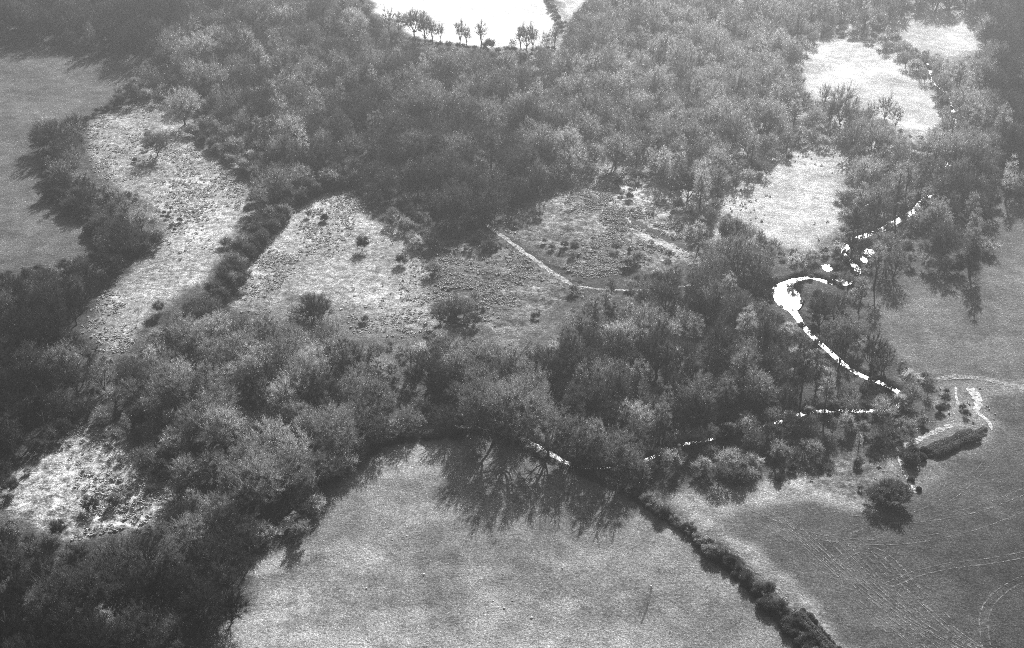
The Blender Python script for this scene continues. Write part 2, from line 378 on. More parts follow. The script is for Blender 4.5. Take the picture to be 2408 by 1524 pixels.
def region_mesh(name, sel):
    q = quads[sel]; u, inv = np.unique(q, return_inverse=True)
    me = mesh(name, VV[u], inv.reshape(-1, 4).astype(np.int32), M_GROUND, True)
    a = me.attributes.new('tone', 'FLOAT', 'POINT'); a.data.foreach_set('value', TT[u].astype(np.float32))
    a = me.attributes.new('tuss', 'FLOAT', 'POINT'); a.data.foreach_set('value', UU[u].astype(np.float32))
    return me
o = obj('ground', region_mesh('ground', frid == -1)); tag(o, 'dark leaf litter under the bare woods', kind='structure')
for i, (n, p, tone, tu, nm) in enumerate(REG):
    if (frid == i).any():
        o = obj(nm, region_mesh(nm, frid == i)); tag(o, LAB[n], kind='structure')

def zgrid(x, y):
    """height of the terrain mesh itself"""
    x = np.asarray(x, float); y = np.asarray(y, float)
    i = np.clip(np.searchsorted(AX, x) - 1, 0, nx - 2); j = np.clip(np.searchsorted(AY, y) - 1, 0, ny - 2)
    u = (x - AX[i]) / (AX[i + 1] - AX[i]); v = (y - AY[j]) / (AY[j + 1] - AY[j])
    return (GZ[j, i] * (1 - u) + GZ[j, i + 1] * u) * (1 - v) + (GZ[j + 1, i] * (1 - u) + GZ[j + 1, i + 1] * u) * v

# water
def ribbon(pts, hw, z, wob=0.0, seed=0, cross=1):
    """strip along pts (n,2); hw half widths; z: number or lift above the ground"""
    pts = np.asarray(pts, float); n = len(pts); hw = np.broadcast_to(np.asarray(hw, float), (n,))
    d = np.gradient(pts, axis=0); d /= np.linalg.norm(d, axis=1)[:, None] + 1e-9
    nrm = np.stack([-d[:, 1], d[:, 0]], 1); r = np.random.default_rng(seed)
    wl = hw * (1 + wob * r.uniform(-1, 1, n)); wr = hw * (1 + wob * r.uniform(-1, 1, n))
    rows = [pts + nrm * (wl * (1 - t) - wr * t)[:, None] for t in np.linspace(0, 1, cross + 1)]
    V = np.stack(rows, 1).reshape(-1, 2); c = cross + 1
    F = [(i * c + j, i * c + j + 1, (i + 1) * c + j + 1, (i + 1) * c + j) for i in range(n - 1) for j in range(cross)]
    Z = zgrid(V[:, 0], V[:, 1]) + z[0] if isinstance(z, tuple) else np.full(len(V), z)
    return np.column_stack([V, Z]), np.array(F, np.int32)
def resample(pts, step):
    pts = np.asarray(pts, float); s = np.concatenate([[0], np.cumsum(np.hypot(*np.diff(pts, axis=0).T))])
    q = np.linspace(0, s[-1], max(2, int(s[-1] / step)))
    return np.column_stack([np.interp(q, s, pts[:, 0]), np.interp(q, s, pts[:, 1])]), q / s[-1]
v, f = ribbon(stream_a, stream_hw + .35, WATER_Z, 0, 0)
o = obj('stream', mesh('stream', v, f, M_WATER, True)); tag(o, 'narrow winding stream glinting in the low sun', kind='structure')

a_ = np.linspace(0, 2 * math.pi, 40, endpoint=False); V = [(GLARE_POOL[0], GLARE_POOL[1], WATER_Z - .03)] + [(GLARE_POOL[0] + 4.1 * math.cos(t), GLARE_POOL[1] + 9.2 * math.sin(t), WATER_Z - .03) for t in a_]  # water sheet added in the shape of the glare
o = obj('glare_pool', mesh('glare_pool', V, [(0, i + 1, (i + 1) % 40 + 1) for i in range(40)], M_WATER)); tag(o, 'water widened at the stream bend to imitate sun glare', kind='structure')

def gline(pl, step=1.0, it=2):
    pts = smooth_line([ground(a, b)[:2] for a, b in pl], it); return resample(pts, step)
PATHS = []
def strip(name, pl, hw, m, label, lift=.07, wob=.35, taper=True, seed=1, kind='structure', it=2):
    p, q = gline(pl, .8, it); PATHS.append(p[::4]); w = hw * np.ones(len(p))
    if taper: w = w * np.clip(np.minimum(q, 1 - q) * 12 + .25, 0, 1)
    v, f = ribbon(p, w, (lift,), wob, seed, 3)
    o = obj(name, mesh(name, v, f, m, True)); tag(o, label, kind=kind); return o
strip('footpath', [(1138, 524), (1150, 533), (1200, 570), (1260, 612), (1335, 664), (1362, 676)], .75, M_PATH, 'straight pale path cutting through the scrub clearing', seed=2)
strip('ditch_and_shade_strip', [(1172, 538), (1220, 572), (1278, 612), (1340, 652)], .8, M_SHADE_SOIL, 'painted shade of a straight ditch beside the pale path', seed=3)  # ditch shade painted as a flat dark strip
strip('footpath', [(1335, 664), (1400, 682), (1500, 684), (1590, 676), (1640, 668)], .4, M_PATH, 'faint path along the edge of the wood', seed=4, lift=.04)
strip('footpath', [(1492, 541), (1520, 556), (1560, 578), (1620, 604)], 2.0, M_PATH, 'broad pale worn strip at the end of the clearing', seed=5)
strip('ditch_and_shade_strip', [(1480, 512), (1540, 545), (1600, 575), (1650, 600)], 1.2, M_SHADE_SOIL, 'dark ditch along the broad pale strip', seed=6)
strip('farm_track', [(2195, 893), (2240, 886), (2290, 888), (2360, 900), (2440, 925), (2600, 965)], 1.0, M_FAINT, 'pale curving track between the two arable fields', seed=7)
strip('bare_ground', [(2275, 912), (2290, 925), (2302, 938), (2298, 955), (2296, 968)], 1.1, M_BARE, 'bare white chalky scrape in rough ground', seed=8, wob=.5)
strip('footpath', [(2296, 965), (2308, 978), (2320, 988), (2330, 1002), (2333, 1012)], .42, M_BARE, 'thin white path leading from the chalky scrape', seed=9)
strip('footpath', [(2112, 1075), (2122, 1098), (2134, 1125), (2146, 1148)], .42, M_BARE, 'thin white path between the dark bushes', seed=10)
strip('bare_ground', [(2128, 1163), (2142, 1155), (2152, 1148), (2158, 1152)], 1.1, M_BARE, 'small white bare patch beside the big dark bush', seed=11, wob=.5)
strip('footpath', [(2246, 908), (2248, 925), (2250, 940), (2253, 955)], .30, M_BARE, 'short straight white path on rough ground', seed=12)
strip('bare_ground', [(2105, 1062), (2150, 1040), (2200, 1014), (2240, 1000)], .8, M_PATH, 'pale worn strip behind the clipped hedge', seed=13, wob=.6)
strip('dark_line', [(1532, 1380), (1528, 1405), (1520, 1435), (1508, 1466)], .18, M_SHADE_SOIL, 'thin dark line in the pasture', seed=14, wob=.2)  # narrow dark line laid on the turf
strip('gravel_bar', [(694, 1203), (672, 1226), (640, 1257)], 1.9, M_BARE, 'pale gravel bar beside the stream at the wood edge', seed=15, wob=.3)

strip('field_bank', [(1222, 1047), (1330, 1086), (1480, 1148), (1600, 1224), (1690, 1285)], .9, M_VERGE, 'pale grassy bank along the pasture hedge', seed=21, wob=.8)
strip('ditch_and_shade_strip', [(1222, 1056), (1330, 1098), (1480, 1162), (1600, 1242), (1690, 1312), (1790, 1415), (1890, 1524), (1920, 1560)], 1.0, M_SHADE_SOIL, 'painted strip of dark shade along the foot of the pasture hedge', seed=22, wob=.5)  # shade below the hedge painted as a dark strip
strip('field_bank', [(1700, 1268), (1790, 1350), (1880, 1445), (1960, 1540)], .6, M_VERGE, 'pale verge between hedge and arable field', seed=23, wob=.6)
# tyre marks on the arable fields
tr = MB()
def tyre(pl, n=1):
    p, q = gline(pl, 1.6, 3)
    d = np.gradient(p, axis=0); d /= np.linalg.norm(d, axis=1)[:, None]; nr = np.stack([-d[:, 1], d[:, 0]], 1)
    for k in range(n):
        for s_ in (-.85, .85):
            v, f = ribbon(p + nr * (s_ + k * 5.0), .13, (.05,), .7, len(tr.v)); f = f[noise(np.arange(len(f)) * 1., np.full(len(f), len(tr.v) * 9.), 7, 5) > .42]
            if len(f): tr.add(v, np.concatenate([f[:, :3], f[:, [0, 2, 3]]]))
for k in np.arange(0, 14, 1.1):
    e = rng.normal(size=4) * 4
    tyre([(1745 + 26 * k, 1190 + 9 * k), (1850 + 26 * k + e[0], 1260 + 13 * k), (1960 + 28 * k + e[1], 1360 + 14 * k), (2060 + 34 * k + e[2], 1450 + 12 * k), (2170 + 40 * k, 1560 + 8 * k)])
tyre([(1760, 1205), (1880, 1255), (2000, 1275), (2150, 1275), (2300, 1240), (2420, 1190)])
tyre([(1990, 1250), (2060, 1225), (2160, 1225), (2300, 1200), (2420, 1150)])
tyre([(1960, 1330), (2010, 1290), (2060, 1290), (2110, 1330), (2150, 1380), (2230, 1460), (2330, 1560)])
tyre([(2080, 1380), (2150, 1350), (2230, 1330), (2330, 1320), (2430, 1300)])
tyre([(2330, 1560), (2310, 1480), (2320, 1420), (2380, 1370), (2450, 1350)])
tyre([(1900, 1200), (2050, 1225), (2180, 1210), (2300, 1120), (2360, 1030)])
o = obj('tyre_marks', tr.mesh('tyre_marks', M_TRACK)); tag(o, 'faint pale tyre marks curving over the arable fields', kind='stuff')

# ------------------------------------------------------------------ trees
def kmeans(P, k, r):
    c = P[r.choice(len(P), k, replace=False)]
    for _ in range(7):
        a = ((P[:, None] - c[None]) ** 2).sum(-1).argmin(1)
        for j in range(k):
            if (a == j).any(): c[j] = P[a == j].mean(0)
    return a, c
def twigs(mb, base, direction, length, width, r, fine=False):
    n = len(base); d = direction / (np.linalg.norm(direction, axis=1)[:, None] + 1e-9)
    s = np.cross(d, r.normal(size=(n, 3))); s /= np.linalg.norm(s, axis=1)[:, None] + 1e-9
    if fine:
        w = s * width[:, None] / 2
        mb.add(np.stack([base - w, base + w, base + d * length[:, None]], 1).reshape(-1, 3), np.arange(3 * n).reshape(-1, 3)); return
    w = (s * width[:, None]) / 2; tip = base + d * length[:, None]; bend = base + d * length[:, None] * .55 + r.normal(size=(n, 3)) * .06 * length[:, None]
    V = np.stack([base - w, base + w, bend + w * .8, tip, bend - w * .8], 1).reshape(-1, 3); b = np.arange(n)[:, None] * 5
    F = np.concatenate([np.concatenate([b, b + 1, b + 2], 1), np.concatenate([b, b + 2, b + 4], 1), np.concatenate([b + 4, b + 2, b + 3], 1)])
    mb.add(V, F); return base + d * length[:, None] * .5, d
def make_tree(seed, H, W, cb=.3, nend=170, ntw=22, k1=6, leader=False, tw=.05, tl=1.25, upw=.35, bushy=False, lean=0.0):
    r = np.random.default_rng(seed)
    zc = H * (cb + 1) / 2; hz = H * (1 - cb) / 2
    d = r.normal(size=(nend * 3, 3)); d /= np.linalg.norm(d, axis=1)[:, None]
    d = d[d[:, 2] > -.75][:nend]
    lump = r.normal(size=(9, 3)); lump /= np.linalg.norm(lump, axis=1)[:, None]; amp = r.uniform(-.38, .30, 9)
    m = 1 + (np.clip((d @ lump.T - .55) / .45, 0, 1) * amp).sum(1)
    rad = r.uniform(.08, 1.12, len(d)) ** .66 * m
    E = d * rad[:, None] * np.array([W / 2, W / 2, hz]) * .9
    E[:, 2] = np.where(E[:, 2] < 0, E[:, 2] * .9, E[:, 2]); E[:, 2] += zc
    E[:, 0] += lean * E[:, 2]
    T = MB(); C = MB(); r0 = .021 * H if not bushy else .012 * H
    fork = np.array([lean * H * cb + r.normal() * .15, r.normal() * .15, H * cb * (.95 if not bushy else .25) + .15])
    if leader: top = np.array([lean * H * .8, 0, H * .82])
    if not bushy:
        n_ = 5; tp = [np.array([0, 0, -.35])] + [fork * t + np.array([r.normal() * .12, r.normal() * .12, 0]) for t in (.35, .7)] + [fork]
        rr = [r0 * 1.5, r0 * 1.05, r0 * .95, r0 * .9]
        if leader:
            tp += [fork + (top - fork) * t + r.normal(size=3) * .2 for t in (.4, .75, 1)]; rr += [r0 * .6, r0 * .35, r0 * .12]
        T.tube(tp, rr, 7)
    a1, c1 = kmeans(E, min(k1, len(E)), r)
    B, D, outw = [], [], []
    ctr = np.array([lean * zc, 0, zc - hz * .5])
    for i in range(len(c1)):
        P = E[a1 == i]
        if len(P) < 3: continue
        st = fork
        if leader:
            t = np.clip((c1[i][2] - H * .12 - fork[2]) / (top[2] - fork[2]), 0, .92); st = fork + (top - fork) * t
        if bushy: st = np.array([r.normal() * W * .06, r.normal() * W * .06, -.1])
        n1 = st + (c1[i] - st) * .62; midp = (st + n1) / 2 + np.array([r.normal() * .25, r.normal() * .25, -.06 * W if not bushy else 0]) * .6
        T.tube([st, midp, n1], [r0 * .55, r0 * .42, r0 * .3], 5)
        k2 = max(1, len(P) // 8); a2, c2 = kmeans(P, k2, r)
        for j in range(k2):
            Q = P[a2 == j]
            if not len(Q): continue
            n2 = n1 + (c2[j] - n1) * .6 + r.normal(size=3) * .12
            T.tube([n1, (n1 + n2) / 2 + r.normal(size=3) * .15, n2], [r0 * .26, r0 * .2, r0 * .14], 4)
            for e in Q:
                C.tube([n2, (n2 + e) / 2 + r.normal(size=3) * .12, e], [.06, .045, .02], 3)
                t = r.uniform(.15, 1, ntw); b = n2 + (e - n2) * t[:, None]
                o_ = e - ctr; o_ = o_ / (np.linalg.norm(o_) + 1e-9)
                B.append(b); D.append(o_ * .55 + np.array([0, 0, upw]) + r.normal(size=(ntw, 3)) * .75)
    B = np.concatenate(B); D = np.concatenate(D)
    mid, dd = twigs(C, B, D, r.uniform(.55, 1.35, len(B)) * tl, r.uniform(.7, 1.3, len(B)) * tw, r)
    for _ in range(2):
        twigs(C, mid, dd + r.normal(size=dd.shape) * .65, r.uniform(.3, .8, len(B)) * tl, r.uniform(.6, 1., len(B)) * tw * .9, r, True)
    return T, C
def make_ever(seed, H, W, n=2600, leaf=.34):
    """dense evergreen bush: short stems and leaf sprays through a lumpy dome"""
    r = np.random.default_rng(seed); T = MB(); C = MB()
    for k in range(5):
        a = r.uniform(0, 6.28); e = np.array([math.cos(a) * W * .28, math.sin(a) * W * .28, H * r.uniform(.5, .75)])
        T.tube([(0, 0, -.2), e * .5 + np.array([0, 0, .2]), e], [.12, .08, .04], 5)
    nl = 34; ld = r.normal(size=(nl, 3)); ld[:, 2] = np.abs(ld[:, 2]) - .15; ld /= np.linalg.norm(ld, axis=1)[:, None]
    lc = ld * np.array([W * .36, W * .36, H * .62]) * r.uniform(.55, 1, nl)[:, None] + np.array([0, 0, H * .25]); lr = r.uniform(.16, .30, nl) * min(W, H * 1.4)
    k = r.integers(0, nl, n); d = r.normal(size=(n, 3)); d /= np.linalg.norm(d, axis=1)[:, None]
    p = lc[k] + d * (lr[k] * r.uniform(.6, 1, n) ** .5)[:, None] * np.array([1, 1, .85]); p[:, 2] = np.maximum(p[:, 2], .05)
    twigs(C, p, d + r.normal(size=(n, 3)) * .7 + np.array([0, 0, .2]), r.uniform(.6, 1.3, n) * leaf, r.uniform(.5, 1, n) * leaf * .75, r)
    return T, C

RAW = {}
PROTO = {}            # kind -> list of (H, W, {tone: (trunk mesh, crown mesh)})
def reg(kind, T, C, H, W, tones, bark=None):
    d = {}
    tm = T.mesh(kind + '_trunk', bark or M_BARK, True); c0 = None
    for t in tones:
        m = M_EVER if t == 'ever' else M_TWIG[t]
        if c0 is None: c0 = C.mesh(kind + '_crown', m); d[t] = (tm, c0)
        else: d[t] = (tm, c0)
    PROTO.setdefault(kind, []).append((H, W, d)); RAW[(kind, len(PROTO[kind]) - 1)] = (T, C, bark or M_BARK)
ALL3 = ('pale', 'mid', 'dark', 'black')
for s_, (H, W, cb) in enumerate([(14, 13, .08), (15, 14.5, .1), (13, 12.5, .07), (15, 12, .1), (12, 13.5, .07), (16, 15, .12)]):
    reg('broad', *make_tree(100 + s_, H, W, cb, nend=620, ntw=8, k1=8, tw=.04, tl=.85), H, W, ALL3)
for s_, (H, W, cb) in enumerate([(15, 6.5, .14), (16, 7.5, .18), (14, 6, .12), (17, 8, .2)]):
    reg('slender', *make_tree(200 + s_, H, W, cb, nend=330, ntw=8, k1=11, leader=True, upw=.75, tw=.04, tl=.85), H, W, ALL3)
for s_, (H, W) in enumerate([(3.2, 4.0), (2.6, 3.6), (4.2, 4.4), (3.6, 5.0)]):
    reg('shrub', *make_tree(300 + s_, H, W, .06, nend=130, ntw=12, k1=6, bushy=True, tw=.045, tl=.7, upw=.3), H, W, ALL3)
for s_, (H, W) in enumerate([(3.0, 4.2), (3.6, 4.6), (2.4, 3.6)]):
    reg('ever', *make_ever(400 + s_, H, W), H, W, ('ever',))
reg('oak', *make_tree(501, 19, 20, .28, nend=1100, ntw=9, k1=9, tw=.04, tl=.9), 19, 20, ALL3)
reg('oak', *make_tree(502, 17, 15, .30, nend=700, ntw=9, k1=8, tw=.04, tl=.9, lean=-.22), 17, 15, ALL3)
reg('sparse', *make_tree(601, 12, 7, .16, nend=240, ntw=4, k1=6, tw=.04, upw=.8, tl=.9), 12, 7, ALL3)
reg('sparse', *make_tree(602, 11, 9, .10, nend=260, ntw=4, k1=8, tw=.04, upw=.7, tl=.9), 11, 9, ALL3)

def place(name, kind, pi, tone, loc, scale, rz, label, cat, group=None, sz=1.0):
    H, W, d = PROTO[kind][pi]; tm, cm = d[tone]
    root = obj(name, None, loc=loc); root.rotation_euler = (0, 0, rz); root.scale = (scale, scale, scale * sz); root.empty_display_size = .5
    tag(root, label, cat, group)
    obj('trunk' if kind not in ('shrub', 'ever') else 'stem', tm, root); c = obj('crown' if kind not in ('shrub', 'ever') else 'foliage', cm, root)
    if kind != 'ever': c.material_slots[0].link = 'OBJECT'; c.material_slots[0].material = M_TWIG[tone]
    return root

OPEN = [p for n, p, *_ in REG] + [[(1812, 660), (1840, 648), (1888, 652), (1892, 700), (1880, 740), (1850, 735), (1818, 715)]] + [[(632, 1264), (686, 1198), (702, 1206), (660, 1268)]] + [[(1490, 1150), (1560, 1115), (1690, 1130), (1700, 1250), (1600, 1235)]]
VIS = []                                            # stretches of water the picture shows between the crowns
def band(pts, w):
    for (a, b), (c, d) in zip(pts[:-1], pts[1:]):
        L = math.hypot(c - a, d - b) + 1e-6; nx_, ny_ = -(d - b) / L * w, (c - a) / L * w
        VIS.append([(a + nx_, b + ny_), (c + nx_, d + ny_), (c - nx_, d - ny_), (a - nx_, b - ny_)])
band([(2187, 165), (2190, 190)], 5); band([(2228, 213), (2234, 218)], 5); band([(2208, 443), (2205, 450)], 6)
band([(2166, 472), (2150, 495), (2118, 516)], 8); band([(2000, 568), (1986, 590), (1992, 612), (2010, 630)], 15); band([(2090, 532), (2030, 553)], 8); band([(2243, 366), (2238, 379)], 6)
band([(1990, 670), (1955, 668), (1915, 653), (1872, 656), (1842, 672), (1838, 710), (1868, 735), (1890, 770), (1922, 802), (1965, 840), (2002, 872), (2040, 890), (2088, 905)], 12)
band([(2040, 966), (2020, 966)], 6); band([(1975, 966), (1960, 966)], 5); band([(1920, 966), (1900, 967), (1866, 985)], 6); band([(1640, 1038), (1600, 1042)], 10); band([(1200, 1025), (1170, 1010)], 12); band([(695, 1203), (640, 1257)], 12)
band([(1380, 682), (1500, 684), (1590, 676), (1640, 669)], 4); band([(2135, 928), (2128, 940)], 6); band([(2052, 592), (2030, 615)], 8); band([(1950, 628), (1940, 633)], 6); band([(2048, 482), (2036, 482)], 6); band([(2087, 486), (2080, 486)], 5)
_mx, _my = np.meshgrid(np.arange(-400, PW + 400, 3.0), np.arange(-300, PH + 400, 3.0)); OMASK = np.zeros(_mx.shape, bool)
VMASK = OMASK.copy()
for p in OPEN + VIS:
    MK = OMASK if p in OPEN else VMASK; a = np.array(p); i0, i1 = [int(np.clip((v + 400) / 3, 0, OMASK.shape[1])) for v in (a[:, 0].min() - 6, a[:, 0].max() + 6)]; j0, j1 = [int(np.clip((v + 300) / 3, 0, OMASK.shape[0])) for v in (a[:, 1].min() - 6, a[:, 1].max() + 6)]
    MK[j0:j1, i0:i1] |= inpoly(_mx[j0:j1, i0:i1], _my[j0:j1, i0:i1], p)
def opened(px, py, M=None):
    i = np.clip(((np.asarray(px) + 400) / 3).round().astype(int), 0, OMASK.shape[1] - 1); j = np.clip(((np.asarray(py) + 300) / 3).round().astype(int), 0, OMASK.shape[0] - 1)
    return (OMASK if M is None else M)[j, i]
def sdgrid(x, y):
    return SD[np.clip(np.searchsorted(AY, y), 0, ny - 1), np.clip(np.searchsorted(AX, x), 0, nx - 1)]

# woods and belts named for the labels: (polygon on the sheet, phrase, tone weights pale/mid/dark, share of slender trees)
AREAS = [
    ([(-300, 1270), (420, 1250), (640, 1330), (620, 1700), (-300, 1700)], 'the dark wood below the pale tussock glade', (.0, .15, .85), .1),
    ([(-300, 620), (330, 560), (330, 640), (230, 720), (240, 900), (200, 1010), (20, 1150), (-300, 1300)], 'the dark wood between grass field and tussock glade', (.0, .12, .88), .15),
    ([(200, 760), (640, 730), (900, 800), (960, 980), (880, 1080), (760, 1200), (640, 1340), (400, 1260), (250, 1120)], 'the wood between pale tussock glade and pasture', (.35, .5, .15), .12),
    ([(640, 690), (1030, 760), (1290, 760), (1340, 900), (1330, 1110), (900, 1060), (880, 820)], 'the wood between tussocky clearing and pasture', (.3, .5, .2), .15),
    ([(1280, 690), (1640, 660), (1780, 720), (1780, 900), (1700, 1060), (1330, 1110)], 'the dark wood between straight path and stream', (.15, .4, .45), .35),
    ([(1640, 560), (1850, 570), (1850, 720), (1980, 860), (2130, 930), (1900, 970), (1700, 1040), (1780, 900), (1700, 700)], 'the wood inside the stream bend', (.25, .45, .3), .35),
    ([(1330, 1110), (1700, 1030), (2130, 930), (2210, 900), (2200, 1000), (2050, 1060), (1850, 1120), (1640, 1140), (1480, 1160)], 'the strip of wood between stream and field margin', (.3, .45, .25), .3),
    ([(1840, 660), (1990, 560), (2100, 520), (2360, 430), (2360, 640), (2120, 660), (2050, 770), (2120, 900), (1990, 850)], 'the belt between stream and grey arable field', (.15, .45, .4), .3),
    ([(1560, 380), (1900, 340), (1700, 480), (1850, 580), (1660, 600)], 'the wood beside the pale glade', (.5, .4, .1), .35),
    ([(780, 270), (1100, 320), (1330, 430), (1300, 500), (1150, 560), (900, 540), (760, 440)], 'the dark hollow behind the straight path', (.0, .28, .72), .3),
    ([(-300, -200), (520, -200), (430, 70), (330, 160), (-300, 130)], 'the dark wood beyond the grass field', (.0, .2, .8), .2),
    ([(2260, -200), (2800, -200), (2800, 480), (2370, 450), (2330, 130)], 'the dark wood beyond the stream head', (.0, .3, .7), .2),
    ([(1400, -200), (2270, -200), (2320, 400), (1900, 350), (1560, 380), (1400, 200)], 'the pale far wood around the oval glade', (.85, .15, .0), .3),  # mostly pale twigs, haze brightness painted into their tone
]
FAR = 'the broad wood behind the clearings'
def area(px, py):
    for a in AREAS:
        if inpoly(np.array([px]), np.array([py]), a[0])[0]: return a
    return (None, FAR, (.45, .45, .1) if px > 1200 else (.15, .55, .3), .25)

SUNNY = [REGW[n] for n in ('LOWGLADE', 'LONGMEADOW', 'MIDMEADOW', 'MIDGLADE', 'EASTGLADE', 'MARGIN', 'BANK', 'PIT')] + [[tuple(float(v) for v in plane_pt(a, b)) for a, b in ((632, 1264), (686, 1198), (702, 1206), (660, 1268))]]
def shades(x, y, H):
    L = H / math.tan(EL)
    q = np.array([.5, .8]) * L; X = x - math.sin(AZ) * q; Y = y - math.cos(AZ) * q
    return any(inpoly(X, Y, p).any() for p in SUNNY)
TREES = []            # (kind, proto, tone, x, y, z, scale, sz, rz, area phrase)
CGX = np.array([0.] + [u * math.sqrt(max(0, 1 - ((h - .58) / .44) ** 2)) for h in (.2, .35, .5, .65, .8, .93) for u in (-.46, -.23, 0, .23, .46)]); CGZ = np.array([0.] + [h for h in (.2, .35, .5, .65, .8, .93) for u in range(5)])
def crown_open(x, y, z, H, W):
    X = x + W * CGX; Z = z + H * CGZ
    px, py = project(X, np.full(len(X), y), Z)
    return opened(px, py).any() or opened(px[[3, 8, 13, 18, 23, 28]], py[[3, 8, 13, 18, 23, 28]], VMASK).any()
def scatter(spacing, tries):
    pts = []; cell = {}
    xs = rng.uniform(-320, 320, tries); ys = rng.uniform(190, 760, tries)
    px, py = project(xs, ys, np.zeros(tries)); ok = (px > -180) & (px < PW + 180) & (py > -110) & (py < PH + 190)
    ok &= ~opened(px, py)
    xs, ys = xs[ok], ys[ok]; ok = sdgrid(xs, ys) > 1.0; xs, ys = xs[ok], ys[ok]
    for x, y in zip(xs, ys):
        i, j = int(x // spacing), int(y // spacing); bad = False
        for a in (-1, 0, 1):
            for b in (-1, 0, 1):
                for q in cell.get((i + a, j + b), ()):
                    if (q[0] - x) ** 2 + (q[1] - y) ** 2 < spacing ** 2: bad = True
        if not bad: cell.setdefault((i, j), []).append((x, y)); pts.append((x, y))
    return np.array(pts)

def manual(px, py, kind, pi, tone, H, label, cat='tree', group=None, name='bare_tree', rz=None, wide=1.0):
    x, y, z = ground(px, py); z = float(zgrid(x, y)); s_ = H / PROTO[kind][pi][0]
    o = place(name, kind, pi, tone, (x, y, z - .05), s_ * wide, rng.uniform(0, 6.28) if rz is None else rz, label, cat, group, 1 / wide)
    TAKEN.append((x, y, max(2.0, .3 * PROTO[kind][pi][1] * s_ * wide))); return o
TAKEN = []
# the trees one can pick out
manual(1207, 1048, 'oak', 0, 'mid', 19, 'largest spreading bare tree, its dark trunk standing free at the pasture edge', rz=.6)
manual(1163, 1036, 'oak', 1, 'mid', 16, 'leaning bare tree close beside the largest spreading tree', rz=.2)
manual(1290, 1072, 'broad', 1, 'mid', 15, 'bare tree at the pasture edge just past the largest spreading tree')
for k, (a, b, h) in enumerate([(1345, 1086, 14), (1402, 1106, 15), (1455, 1122, 13)]):
    manual(a, b, ('broad', 'slender', 'broad', 'slender')[k], k % 4, 'mid', h, 'bare tree on the pasture edge shading the grass above the hedge', group='edge trees shading the pasture')
for k, (a, b, h) in enumerate([(895, 1052, 9), (960, 1020, 8), (1050, 1020, 8)]):
    manual(a, b, 'broad', k, 'mid' if k % 2 else 'dark', h, 'smaller bare tree lining the stream at the top of the pasture', group='small trees along the pasture head')
manual(1970, 872, 'sparse', 0, 'dark', 13, 'thin dark tree with bare limbs on the bank of the straight stream reach', rz=2.)
manual(2047, 870, 'sparse', 1, 'dark', 12, 'many-stemmed bare tree beside the straight stream reach', rz=1.)
manual(2078, 872, 'sparse', 1, 'dark', 9, 'low forked bare tree near the many-stemmed one by the stream', rz=3.)
manual(1977, 296, 'broad', 0, 'mid', 15.5, 'domed bare tree with dark forked trunk below the oval glade')
manual(1937, 262, 'sparse', 0, 'mid', 12, 'slim bare tree left of the domed tree below the oval glade')
for a, b, h in ((2079, 285, 11), (2045, 290, 9), (2105, 300, 9)): manual(a, b, 'sparse', 1, 'mid', h, 'thin bare tree on the lower rim of the oval glade', group='thin trees on the glade rim')
manual(975, 98, 'oak', 0, 'mid', 15, 'wide many-stemmed bare tree at the corner of the bright white field')
for a, b, h, i in ((1036, 100, 9, 0), (1082, 110, 13, 0), (1098, 110, 10, 0), (1131, 112, 13, 0), (1238, 118, 13, 1), (1252, 118, 11, 0), (1225, 116, 11, 0), (1305, 114, 11, 0), (915, 78, 12, 1), (940, 88, 13, 0), (1000, 100, 13, 1), (1018, 102, 11, 0), (1205, 119, 6, 1), (1285, 119, 9, 1)):
    manual(a, b, 'sparse', i, 'mid', h, 'small bare tree in the row against the bright white field', group='row of trees against the white field')
manual(1150, 117, 'shrub', 0, 'dark', 5, 'dark thorn bush in the row against the white field', 'bush', name='thorn_bush')
manual(372, 368, 'broad', 4, 'mid', 10.5, 'round bare tree standing alone in the long meadow')
manual(435, 292, 'broad', 1, 'pale', 15, 'tall pale bare tree at the head of the long meadow')
manual(318, 246, 'broad', 3, 'dark', 8, 'dark low tree at the corner of the long meadow')
manual(285, 252, 'shrub', 2, 'dark', 5, 'dark thorn bush at the corner of long meadow and grass field', 'bush', name='thorn_bush')
for a, b, h in ((130, 362, 13), (165, 395, 11), (95, 350, 9), (180, 330, 10)): manual(a, b, 'broad', 2, 'dark', h, 'dark bushy tree between grass field and long meadow', group='dark trees at the field corner')
for a, b, h in ((1035, 762, 7), (1062, 752, 8), (1092, 742, 7), (1118, 712, 4)): manual(a, b, 'broad', 4, 'mid', h, 'small round tree at the edge of the tussocky clearing', group='small trees in the tussocky clearing')
for k, (a, b) in enumerate(((1075, 880), (1120, 890), (1165, 892), (1205, 880), (1140, 868))):
    manual(a, b, 'shrub', k % 4, 'mid', 7.5, 'rounded thicket of fine stems at the foot of the clearing', 'thicket', 'willow thickets', 'thicket', wide=1.5)
manual(2066, 1180, 'shrub', 3, 'dark', 5.0, 'left one of the two big dark bushes by the arable field', 'bush', name='thorn_bush', wide=1.2)
manual(2108, 1182, 'shrub', 0, 'dark', 5.0, 'right one of the two big dark bushes by the arable field', 'bush', name='thorn_bush', wide=1.25)
manual(2086, 1168, 'shrub', 2, 'dark', 4.6, 'dark bush tucked behind the two big dark bushes', 'bush', name='thorn_bush', wide=1.2)
manual(2141, 1092, 'ever', 0, 'ever', 3.0, 'round dark bush beside the thin white path', 'bush', name='evergreen_bush')
for k, (a, b, h) in enumerate(((2165, 1080, 1.8), (2150, 1062, 1.4), (2173, 1064, 1.6), (2122, 1072, 1.0), (2142, 1130, 1.1), (2160, 1152, .9), (2128, 1150, 1.1))):
    manual(a, b, 'ever', 2, 'ever', h, 'small dark bush near the clipped hedge and white path', 'bush', 'small dark bushes by the white path', 'evergreen_bush')
